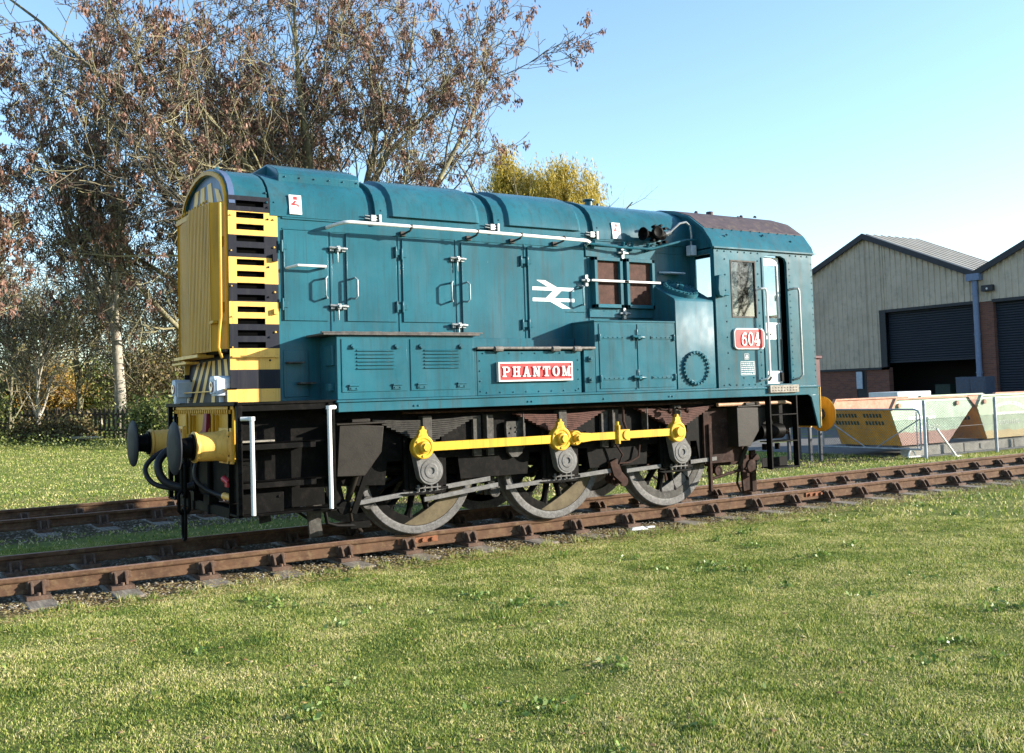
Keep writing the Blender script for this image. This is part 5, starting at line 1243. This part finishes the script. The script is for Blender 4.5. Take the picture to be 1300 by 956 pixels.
for T_, bx in ((None, [(14.95, 15.35, .82, .94), (14.75, 15.75, .60, .68)]), (None, [(18.0, 19.4, .58, .66)])):
    par = [o for o in S.objects if o.name.startswith('skip') and o.type == 'EMPTY'][0 if bx[0][0] < 17 else 1]
    for x0, x1, z0, z1 in bx: worn(x0, x1, z0, z1, 3.80-.001).build('worn_lettering', STXT, par)
par = [o for o in S.objects if o.name.startswith('skip') and o.type == 'EMPTY'][1]
b = M()
for k in range(13):
    t = -1+2*k/12; x = 18.7+.62*t; z = .80+.10*(1-t*t)-.03
    h_ = .085; b.hexa([(x-.035, 3.796, z-h_/2-.02*t), (x+.035, 3.796, z-h_/2-.02*t), (x+.035, 3.799, z-h_/2-.02*t), (x-.035, 3.799, z-h_/2-.02*t), (x-.03, 3.796, z+h_/2), (x+.03, 3.796, z+h_/2), (x+.03, 3.799, z+h_/2), (x-.03, 3.799, z+h_/2)])
b.build('curved_lettering', STXT, par)
CONC = rusty('pale_concrete', (.20, .19, .16), (.36, .34, .29), .9, 5, b_=.4, greyed=(.42, .40, .36))
for k in range(4):
    b = M(); x = 14.5+k*2.02; b.box(x, x+1.99, 3.62, 3.86, -.21, .005); b.box(x+.6, x+.72, 3.60, 3.62, -.15, -.03)
    tag(b.build('concrete_kerb', CONC, None, .012), ['concrete kerb beam under the skip nearest the gate post', 'second concrete kerb beam right of the gate post', 'third concrete kerb beam, under the yellowed skip', 'farthest concrete kerb beam at the right edge'][k], 'kerb beam', 'concrete kerb beams under the skips')
b = M(); b.box(17.65, 18.95, 6.2, 7.0, -.2, 1.02, 1); b.box(17.6, 19.0, 6.15, 7.05, 1.02, 1.20, 0); tag(b.build('crate', [WHITE, TRIM], None, .01), 'dark crate with a white board on top behind the first skip', 'crate')
GALV = rusty('galvanised_steel', (.22, .25, .29), (.36, .39, .43), .45, 10, metal=.3, b_=.15)
REDP = paint('dull_red_paint', (.055, .006, .008), .5, dirt=(.06, .02, .02), dirt_amt=.5, var=.2, wave=.3)
T = thing('red_tank', (13.2, 5.9, -.2), 'dull red upright steel tank on dark legs just behind the cab end', 'tank')
b = M(); b.box(12.45-.25, 12.62+.0, 4.40, 5.1, 1.12, 2.02); b.box(12.16, 12.66, 4.36, 5.14, 2.02, 2.09)
for z in (1.3, 1.6): b.box(12.62, 12.65, 4.5, 4.9, z, z+.05)
b.build('body', REDP, T, .015)
b = M()
for x, y in ((12.25, 4.45), (12.58, 4.45), (12.25, 5.05), (12.58, 5.05)): b.box(x-.03, x+.03, y-.03, y+.03, -.22, 1.12)
b.box(12.2, 12.62, 4.42, 5.08, 1.06, 1.12); b.build('stand', TRIM, T)
T.location = (12.42, 4.75, -.2)
for c in T.children: c.matrix_parent_inverse = Matrix.Translation((-12.42, -4.75, .2))

# ================================================================== gate and mesh fence
WIRE = rusty('mesh_wire', (.10, .105, .11), (.22, .23, .23), .5, 20, metal=.3, b_=0)
def mesh_wires(P, U, Wd, Hh, step, r=.0016):
    """diamond mesh of crossing straight wires in the rectangle at P spanned by unit U (width Wd) and up (Hh)"""
    b = M(); P = Vector(P); U = Vector(U); Z_ = Vector((0, 0, 1)); k = -Hh
    while k < Wd:
        for sg in (1, -1):
            u0, u1 = max(0, k), min(Wd, k+Hh)
            if u1-u0 > .02:
                z0, z1 = u0-k, u1-k
                if sg < 0: z0, z1 = Hh-z0, Hh-z1
                b.tube([P+U*u0+Z_*z0, P+U*u1+Z_*z1], r, 3, caps=False)
        k += step
    return b
G = thing('field_gate', (14.1, 4.3, -.2), 'low tubular steel gate with wire mesh infill and diagonal braces', 'gate')
b = M(); ya, yb_ = 3.03, 5.66
b.tube([(14.1, yb_, .86), (14.1, ya+.14, .86), (14.1, ya+.05, .83), (14.1, ya, .74), (14.1, ya, 0)], .021, 10); b.tube([(14.1, ya, 0), (14.1, yb_, 0)], .021, 10); b.cyl((14.1, yb_, 0), (14.1, yb_, .86), .021)
b.tube([(14.1, ya+.09, .86-.06), (14.1, ya+.09, .0)], .014); b.tube([(14.1, yb_-.0, .70), (14.1, 4.45, .0)], .014); b.tube([(14.1, ya+.0, .66), (14.1, 4.2, 0)], .014)
b.build('gate_frame', GALV, G, ang=60)
mesh_wires((14.1, ya, .01), (0, 1, 0), yb_-ya, .84, .06, .0026).build('mesh_infill', WIRE, G)
def post(x, y, h, label, strut=False):
    T = thing('fence_post', (x, y, -.2), label, 'post', 'galvanised posts of the mesh fence')
    b = M(); b.cyl((x, y, -.22), (x, y, h), .034, n=14); b.cyl((x, y, h), (x, y, h+.015), .038, n=14)
    for z in (.1, .55, .95): b.cyl((x, y, z), (x, y, z+.03), .039, n=14)
    b.build('post_tube', GALV, T, ang=50)
    if strut: b = M(); b.cyl((x+.42, y, .42), (x+1.08, y, -.21), .022, n=10); b.box(x+1.0, x+1.16, y-.06, y+.06, -.21, -.18); b.build('strut', WHITE, T)
post(14.13, 2.95, 1.04, 'galvanised corner post where gate and mesh fence meet', True)
post(16.73, 2.95, 1.04, 'white lit fence post in front of the yellowed skip'); post(19.4, 2.95, 1.04, 'far mesh fence post beyond the right edge'); post(22.0, 2.95, 1.04, 'farthest mesh fence post beyond the right edge')
post(14.1, 5.78, .98, 'blue grey gate post just behind the rear buffer')
F_ = thing('mesh_fence', (18, 2.95, -.2), 'chain link mesh fence panels running beside the track before the skips', 'fence')
for xa, xb in ((14.17, 16.69), (16.77, 19.36), (19.44, 21.96)): mesh_wires((xa, 2.95, -.15), (1, 0, 0), xb-xa, 1.17, .055, .0028).build('mesh_panel', WIRE, F_)
b = M()
for z in (1.02, .45, -.14): b.tube([(14.13, 2.95, z), (22.0, 2.95, z)], .004, 5)
b.build('line_wire', WIRE, F_)
b = M(); b.tube([(14.2+.12*math.cos(t), 3.35, -.2+.17*math.sin(t)) for t in np.linspace(0, math.pi, 9)], .016, 8); b.box(14.0, 14.5, 3.28, 3.32, -.18, -.15)
tag(b.build('drop_bolt_hoop', WHITE, None), 'small white hoop on the ground below the gate', 'hoop')

# ================================================================== trees
def barkmat(name, c1, c2, lich):
    m, n, b = newmat(name); v = coords(n)
    c = ramp(n, noise(n, v, 2.5, 6, .7), [(.35, c1), (.6, c2)])
    c = mixc(n, ramp(n, noise(n, v, 7, 5, .7), [(.5, g3(0)), (.66, g3(.8))]), c, lich)
    L(n, c, b.inputs['Base Color']); b.inputs['Roughness'].default_value = .9
    bump(n, b, noise(n, coords(n, (5, 5, 1)), 4, 5, .7), .8, .02); return m
BARK = barkmat('ash_bark', (.08, .07, .045), (.18, .16, .10), (.32, .31, .14))
BARK2 = barkmat('grey_bark', (.18, .16, .125), (.34, .30, .24), (.46, .42, .33))
KEYS = leafmat('ash_keys', [(.06, .032, .022), (.16, .08, .055), (.28, .15, .105), (.09, .05, .034), (.40, .23, .17)], .8, .2)
TWIG = leafmat('twigs', [(.05, .042, .03), (.14, .115, .075), (.28, .25, .13), (.08, .065, .045), (.045, .038, .028)], .9, 0)

class Tree:
    def __init__(s, seed): s.r = random.Random(seed); s.seg = [[], []]; s.tips = []
    def grow(s, p, d, Ln, r0, lvl, mx, cfg):
        r = s.r; ns = cfg['ns'][lvl]; pts = [p]; rs = [r0]; cur = p; dd = d.normalized(); kids = []
        for i in range(ns):
            w_ = cfg['wig'][lvl]
            dd = (dd+Vector((r.gauss(0, w_), r.gauss(0, w_), r.gauss(0, w_)+cfg['up'][lvl]))).normalized()
            cur = cur+dd*(Ln/ns); t = (i+1)/ns
            pts.append(cur); rs.append(r0*(1-t*cfg['taper'][lvl])); kids.append((t, cur, dd, rs[-1]))
        s.seg[0 if lvl <= cfg['trunklvl'] else 1].append((pts, rs))
        if lvl >= mx: s.tips.append((cur, dd)); return
        nk = cfg['kids'][lvl]; t0 = cfg['start'][lvl]
        for k in range(nk):
            t = t0+(1-t0)*(k+r.random()*.8)/nk; j = min(ns-1, int(t*ns)); _, c, e, rr = kids[j]
            prev = pts[j]; f = t*ns-j; pos = prev.lerp(c, min(1, max(0, f)))
            a = r.uniform(0, 6.283) if k else r.uniform(0, 6.28); ang = R(r.uniform(*cfg['ang'][lvl]))
            u = e.cross(Vector((.3, .5, .81))).normalized(); v_ = e.cross(u)
            nd = e*math.cos(ang)+(u*math.cos(a)+v_*math.sin(a))*math.sin(ang)
            s.grow(pos, nd, Ln*cfg['len'][lvl]*(1.15-.55*t)*r.uniform(.75, 1.2), max(.004, rr*cfg['rad'][lvl]*r.uniform(.8, 1.1)), lvl+1, mx, cfg)
        if cfg.get('lead', 1): s.tips.append((cur, dd))
def seg_mesh(name, branches, n, mat, parent, rmin=0.0):
    Vs = []; Fs = []; o = 0
    cs = [(math.cos(2*math.pi*j/n), math.sin(2*math.pi*j/n)) for j in range(n)]
    for pts, rs in branches:
        k = len(pts); P = np.array([tuple(p) for p in pts]); D = np.gradient(P, axis=0); D /= np.linalg.norm(D, axis=1)[:, None]+1e-9
        up = np.array([.31, .52, .79]); A = np.cross(D, up); A /= np.linalg.norm(A, axis=1)[:, None]+1e-9; B = np.cross(D, A)
        rr = np.maximum(np.array(rs), rmin)[:, None, None]; C = np.array(cs)
        ring = P[:, None]+(A[:, None]*C[None, :, :1]+B[:, None]*C[None, :, 1:])*rr
        Vs.append(ring.reshape(-1, 3))
        i, j = np.meshgrid(np.arange(k-1), np.arange(n), indexing='ij'); i = i.ravel(); j = j.ravel(); j2 = (j+1) % n
        Fs.append(np.stack([i*n+j, i*n+j2, (i+1)*n+j2, (i+1)*n+j], -1)+o); o += k*n
    return npmesh(name, np.concatenate(Vs), np.concatenate(Fs), mat, parent, smooth=n > 4)
def leaf_cloud(name, centers, per, rad, size, mat, parent, seed=1, aspect=.5, hang=0.0, squash=1.0):
    g = np.random.default_rng(seed); C = np.repeat(np.asarray(centers, float), per, 0); n = len(C)
    off = g.normal(0, 1, (n, 3))*rad*np.array([1, 1, squash]); 
    C = C+off; C[:, 2] -= hang*g.random(n)
    a = g.normal(0, 1, (n, 3)); 
    if hang: a[:, 2] = -abs(a[:, 2])*2.5-1.0
    a /= np.linalg.norm(a, axis=1)[:, None]; b_ = np.cross(a, g.normal(0, 1, (n, 3))); b_ /= np.linalg.norm(b_, axis=1)[:, None]+1e-9
    s = size*(.5+g.random(n))[:, None]
    V = np.stack([C, C+a*s*.5+b_*s*aspect*.5, C+a*s, C+a*s*.5-b_*s*aspect*.5], 1).reshape(-1, 3)
    return npmesh(name, V, np.arange(n*4).reshape(-1, 4), mat, parent)
ASH = dict(ns=[6, 8, 6, 5, 4, 3], wig=[.04, .10, .13, .16, .18, .2], up=[.02, .06, .07, .06, .05, .05], taper=[.35, .8, .85, .85, .85, .8], kids=[6, 8, 7, 5, 3], start=[.45, .22, .18, .15, .15], ang=[(22, 42), (28, 55), (30, 60), (30, 60), (30, 60)], len=[1.25, .58, .55, .55, .5], rad=[.62, .55, .55, .55, .6], trunklvl=1)
def ash(name, base, Ln, r0, seed, label, lean=(0, 0, 1), cfg=ASH, keyp=.35, per=30, krad=.075, ksize=.125, mx=5, bark=BARK, group=None, cat='tree'):
    T = thing(name, base, label, cat, group); t = Tree(seed)
    t.grow(Vector(base)-Vector((0, 0, .1)), Vector(lean), Ln, r0, 0, mx, cfg)
    # root flare
    pts, rs = t.seg[0][0]; rs[0] *= 1.35
    seg_mesh('trunk', t.seg[0], 8, bark, T)
    if len(t.seg[1]): seg_mesh('branches', t.seg[1], 4, TWIG, T, rmin=.011)
    if keyp:
        r = random.Random(seed+5); cs = [tuple(p) for p, d in t.tips if r.random() < keyp]
        leaf_cloud('crown', cs, per, krad, ksize, KEYS, T, seed, .38, .16)
    return T, t
def gp(u, v, dist):
    """a point of the landscape standing dist metres into the scene along a line of sight (layout only), dropped on the ground"""
    d = _F+_R2*((u-650)/FPX)-_U2*((v-433)/FPX); p = CP+d*dist; return (p.x, p.y, float(gz(p.x, p.y)))
GRP = 'bare ash trees behind the locomotive'
BIG = dict(ASH, ns=[5, 10, 6, 5, 4, 3], wig=[.03, .075, .12, .15, .18, .2], up=[.02, .035, .06, .06, .05, .05], kids=[12, 11, 7, 4, 2], start=[.35, .14, .15, .15, .15], ang=[(12, 60), (28, 52), (28, 55), (30, 60), (30, 60)], len=[2.1, .50, .50, .50, .5], rad=[.52, .46, .5, .55, .6])
SLIM = dict(ASH, ns=[5, 10, 6, 5, 4, 3], wig=[.02, .06, .11, .15, .18, .2], kids=[9, 10, 6, 3, 2], start=[.72, .10, .18, .15, .15], len=[2.6, .33, .52, .52, .5], rad=[.5, .42, .5, .55, .6], ang=[(6, 30), (22, 48), (28, 55), (30, 60), (30, 60)], up=[.03, .10, .08, .06, .05, .05])
ash('ash_tree', gp(415, 500, 33), 6.5, .40, 15, 'broad ash tree hung with brown seed clusters, directly behind the locomotive hood', lean=(.05, 0, 1), cfg=BIG, keyp=.15, group=GRP)
ash('ash_tree', gp(270, 500, 38), 5.4, .30, 29, 'ash tree behind the yellow front of the locomotive, thick with seed clusters', lean=(.0, 0, 1), cfg=BIG, keyp=.09, group=GRP)
ash('ash_tree', gp(155, 548, 36), 4.9, .24, 37, 'slender ash tree with pale sunlit forked trunk beside the picket fence', lean=(-.02, 0, 1), cfg=SLIM, keyp=.08, bark=BARK2, group=GRP)
ash('ash_tree', gp(-45, 548, 28), 3.4, .2, 41, 'bare tree leaning in from the left edge with arching branches', lean=(.05, 0, 1), cfg=SLIM, keyp=.08, group=GRP)
ash('ash_tree', gp(560, 500, 50), 6.2, .28, 58, 'smaller ash tree low behind the hood, left of the yellow willow', keyp=.22, group=GRP)

# weeping willow, yellow leaves on hanging strands
WIL = leafmat('willow_leaves', [(.36, .27, .03), (.46, .34, .045), (.28, .24, .03), (.54, .42, .09)], .6, .4)
wp = gp(702, 500, 56); T = thing('willow_tree', wp, 'yellow weeping willow rising behind the locomotive roof', 'tree')
t = Tree(5); WCF = dict(ASH, kids=[9, 8, 5], start=[.4, .3, .2], ang=[(25, 50), (30, 60), (35, 70)], up=[.0, .05, .0, -.02], len=[1.15, .6, .55])
t.grow(Vector(wp), Vector((0, 0, 1)), 9.3, .4, 0, 3, WCF); seg_mesh('trunk', t.seg[0]+t.seg[1], 6, BARK, T)
g_ = np.random.default_rng(3); Vw = []
tips = [p for p, d in t.tips]+[pts[len(pts)//2] for pts, rs in t.seg[1]]
tips = [p for p in tips if p.z > 8 and math.hypot(p.x-wp[0], p.y-wp[1]) < 3.1]
for p in tips:
    for k in range(34):
        q = np.array(p)+g_.normal(0, .3, 3); ln = g_.uniform(1.2, 3.2)
        for j in range(int(ln*9)):
            Vw.append(q+np.array([g_.normal(0, .05), g_.normal(0, .05), .3-j*.11]))
leaf_cloud('crown', Vw, 1, .05, .20, WIL, T, 8, .22, .1)

MID = dict(ASH, wig=[.05, .12, .15, .18, .2], kids=[7, 7, 6, 4], start=[.15, .15, .15, .15], ang=[(15, 45), (25, 55), (30, 60), (30, 65)], len=[1.1, .6, .55, .5])
OLIVE = leafmat('thin_yellowing_leaves', [(.16, .15, .04), (.30, .27, .08), (.24, .14, .07), (.12, .13, .04), (.38, .32, .12)], .6, .3)
for k, (u, v, d_, Ln, lb) in enumerate([(12, 552, 35, 2.6, 'young many stemmed tree at the left edge above the picket fence'), (48, 552, 34, 2.3, 'thin crooked young tree before the left part of the picket fence'), (100, 548, 39, 3.0, 'young twiggy tree left of the pale ash trunk'),
        (196, 550, 38, 3.0, 'young twiggy tree right of the pale ash trunk'), (228, 550, 41, 3.4, 'young tree just left of the yellow shutter'), (128, 548, 48, 3.8, 'half hidden bare tree behind the pale ash trunk'), (20, 548, 50, 4.2, 'taller bare tree in the distance at the left'), (75, 548, 47, 3.4, 'bare tree with yellowing leaves between the distant ones')]):
    T, t = ash('young_tree', gp(u, v, d_), Ln*1.25, .07+.01*(k % 3), 200+k, lb, cfg=MID, keyp=0, mx=4, bark=BARK2 if k % 2 else BARK, group='young trees among the shrubs')
    r = random.Random(k); cs = [tuple(p) for p, d in t.tips if r.random() < .28]
    leaf_cloud('crown', cs, 4, .14, .08, OLIVE if k % 3 else KEYS, T, 300+k, .55)

# shrubs and undergrowth at the left, picket fence
GRN = leafmat('shrub_leaves_green', [(.05, .075, .018), (.12, .15, .03), (.20, .23, .05), (.09, .12, .03), (.30, .30, .10)], .5, .3)
BRN = leafmat('shrub_leaves_brown', [(.06, .045, .025), (.16, .11, .05), (.28, .22, .08), (.10, .08, .04), (.15, .17, .05)], .6, .3)
ORG = leafmat('shrub_leaves_orange', [(.36, .20, .03), (.45, .28, .05), (.28, .14, .03), (.40, .33, .08)], .6, .4)
BUSH = dict(ns=[3, 4, 4, 3], wig=[.1, .16, .2, .25], up=[.05, .05, .03, .0], taper=[.5, .8, .8, .8], kids=[6, 7, 5], start=[.1, .2, .2], ang=[(15, 50), (25, 60), (30, 70)], len=[1.0, .6, .5], rad=[.7, .6, .6], trunklvl=0)
def shrub(u, v, dist, Ln, mat, seed, label, per=9, rad=.22, size=.10, stems=4, spread=.5, name='shrub', cat='shrub'):
    base = gp(u, v, dist); T = thing(name, base, label, cat, 'shrubs beyond the far grass'); segs = []; tips = []
    r = random.Random(seed)
    for k in range(stems):
        t = Tree(seed*10+k); p = Vector(base)+Vector((r.gauss(0, spread), r.gauss(0, spread), -.05))
        t.grow(p, Vector((r.gauss(0, .25), r.gauss(0, .25), 1)), Ln*r.uniform(.8, 1.15), .045, 0, 3, BUSH); segs += t.seg[0]+t.seg[1]; tips += [tuple(p_) for p_, d in t.tips]
        tips += [tuple(pts[len(pts)//2]) for pts, rs in t.seg[1]]
    seg_mesh('stems', segs, 4, TWIG, T, rmin=.006)
    leaf_cloud('foliage', tips, per, rad, size, mat, T, seed, .6)
    return T
SH = [(-60, 552, 34, 2.6, GRN, 'green shrub at the far left edge beyond the lawn'), (-38, 553, 33, 1.2, GRN, 'leafy shrub with yellowing leaves in front of the picket fence, far left'), (30, 550, 45, 2.3, BRN, 'brown leaved shrub with thin pale stems behind the left part of the picket fence'),
      (70, 545, 44, 2.4, ORG, 'orange autumn shrub glowing behind the picket fence'), (66, 553, 34, .45, BRN, 'low bramble at the foot of the picket fence left of the pale trunk'),
      (120, 545, 46, 2.9, GRN, 'tall green shrub behind the right half of the picket fence'), (186, 552, 33, 1.0, GRN, 'green bramble right of the pale ash trunk'), (200, 548, 37, 2.7, BRN, 'dense brown thicket behind the far buffer'),
      (222, 548, 40, 3.0, GRN, 'tall ivy green shrub hidden partly by the yellow shutter'), (255, 548, 44, 2.6, BRN, 'thicket behind the locomotive nose'), (160, 545, 50, 2.8, BRN, 'high thicket of brown twigs behind the ash trunk'),
      (-20, 545, 52, 3.2, BRN, 'tall brown thicket at the left edge in the distance'), (60, 545, 58, 3.4, GRN, 'distant tall evergreen thicket behind the picket fence'), (330, 548, 42, 2.5, GRN, 'green shrub hidden behind the locomotive steps'), (420, 545, 50, 2.6, BRN, 'brown shrub behind the middle of the locomotive')]
for k, (u, v, d_, Ln, mt, lb) in enumerate(SH): shrub(u, v, d_, Ln*(.62 if d_ > 43 else .8), mt, 60+k, lb, per=3 if d_ < 45 else 4, size=.10 if d_ < 45 else .15, rad=.24 if d_ < 45 else .35)
# evergreen standing behind
T = thing('evergreen_tree', gp(152, 500, 60), 'dusky conifer rising between the bare ash branches', 'tree'); bx = Vector(T.location); r = random.Random(2)
b = M(); b.tube([bx, bx+Vector((0, 0, 13))], [.25, .03], 8); b.build('trunk', BARK, T)
cs = []
for k in range(1500):
    h = r.random()**.8; rr = (1-h)*2.3*math.sqrt(r.random()); a = r.uniform(0, 6.28); cs.append((bx.x+rr*math.cos(a), bx.y+rr*math.sin(a), bx.z+2+h*11-rr*.2))
leaf_cloud('crown', cs, 9, .18, .22, leafmat('conifer_needles', [(.025, .035, .015), (.06, .07, .03), (.10, .10, .05)], .7, .1), T, 4, .25)
# low hedge line far beyond, reads as one mass
g_ = np.random.default_rng(12); cs = []
for k in range(2600):
    u = g_.uniform(-250, 900); d_ = g_.uniform(70, 95); p = gp(u, 540, d_); cs.append((p[0], p[1], p[2]+abs(g_.normal(0, 1))*.5+g_.uniform(0, .9)))
o = leaf_cloud('hedgerow', cs, 9, .5, .4, BRN, None, 6, .6); tag(o, 'distant brown hedgerow beyond the picket fence', 'hedgerow', kind='stuff')
# ground cover under the shrubs
cs = []
for k in range(1700):
    u = g_.uniform(-120, 420); d_ = g_.uniform(30.5, 38)
    if 84 < u < 165 and d_ > 32.5: continue
    p = gp(u, 552, d_); cs.append((p[0], p[1], p[2]+g_.uniform(0, .12)))
o = leaf_cloud('ground_cover', cs, 14, .16, .06, GRN, None, 7, .7); tag(o, 'ivy and nettles covering the ground beneath the shrubs', 'ground cover', kind='stuff')
p0, p1 = Vector(gp(-10, 545, 35.5)), Vector(gp(172, 545, 35))
PICK = rusty('weathered_dark_timber', (.035, .028, .022), (.09, .075, .06), .9, 6, b_=.3)
FT_ = thing('picket_fence', ((p0+p1)/2)[:], 'low dark wooden picket fence among the shrubs', 'fence')
D_ = (p1-p0); ln = D_.length; D_.normalize(); Nn = Vector((-D_.y, D_.x, 0))
b = M(); k = 0; s_ = 0
while s_ < ln:
    q_ = p0+D_*s_; w2 = D_*.045; th = Nn*.01; z0 = q_.z+.0; z1 = q_.z+1.0+.02*math.sin(k*2.3)
    b.hexa([q_-w2-th, q_+w2-th, q_+w2+th, q_-w2+th]+[Vector((p.x, p.y, z1)) for p in (q_-w2-th, q_+w2-th, q_+w2+th, q_-w2+th)])
    b.add([Vector((p.x, p.y, z1)) for p in (q_-w2-th, q_+w2-th, q_+w2+th, q_-w2+th)]+[Vector((p.x, p.y, z1+.07)) for p in (q_-th, q_+th)], [(0, 1, 4), (3, 5, 2), (1, 2, 5, 4), (0, 4, 5, 3)])
    s_ += .165; k += 1
b.build('pickets', PICK, FT_)
b = M()
for h in (.30, .85):
    a, c = p0+Vector((0, 0, h))+Nn*.03, p1+Vector((0, 0, h))+Nn*.03
    b.tube([a, c], .045, 4)
b.build('rails', PICK, FT_)
b = M()
for k in range(int(ln/2.4)+1): q_ = p0+D_*(k*2.4)+Nn*.09; b.box(q_.x-.05, q_.x+.05, q_.y-.05, q_.y+.05, q_.z-.2, q_.z+1.1)
b.build('posts', PICK, FT_)
a, c = Vector(gp(50, 553, 34)), Vector(gp(130, 556, 33)); b = M(); b.tube([a+Vector((0, 0, .18)), (a+c)/2+Vector((0, 0, .14)), c+Vector((0, 0, .2))], [.05, .06, .035], 8); tag(b.build('fallen_branch', BARK2), 'pale fallen branch lying in the undergrowth below the picket fence', 'branch')
# trees on the camera's side, seen only as reflections in the cab windows
for k, (x, y) in enumerate(((52, -49), (62, -50), (42, -50), (32, -48), (22, -46))):
    ash('ash_tree', (x, y, -.2), 7.6, .3, 90+k, ['bare tree on the camera side, nearest the track, mirrored in the cab window', 'farthest right of the bare trees on the camera side', 'bare tree in the middle of the row on the camera side', 'bare tree left of the middle of the row on the camera side', 'leftmost bare tree of the row on the camera side'][k], keyp=.5, per=10, mx=4, group='bare trees on the camera side')
g_ = np.random.default_rng(31); n_ = 5200; tt = g_.random(n_); cs = np.stack([-4+46*tt, -38+3*np.sin(tt*9)+g_.normal(0, .8, n_), -.2+g_.random(n_)*3.2], -1)
o = leaf_cloud('hedgerow', cs, 5, .35, .35, BRN, None, 16, .6); tag(o, 'brown hedge on the camera side of the line, seen only as reflections', 'hedgerow', kind='stuff')

# broad-leaved weeds in the foreground turf
g_ = np.random.default_rng(77); cs = []
for k in range(120):
    x, y = g_.uniform(-5, 15), g_.uniform(-9, -1.8)
    for q in range(int(g_.uniform(2, 9))): xx, yy = x+g_.normal(0, .09), y+g_.normal(0, .07); cs.append((xx, yy, float(gz(xx, yy))+.016))
o = leaf_cloud('weeds', cs, 9, .022, .036, leafmat('weed_leaves', [(.07, .13, .02), (.12, .20, .03), (.18, .26, .05), (.24, .30, .10)], .5, .25), None, 78, .6, squash=.3)
tag(o, 'small dark broad leaved weeds dotted through the mown grass', 'weeds', kind='stuff')
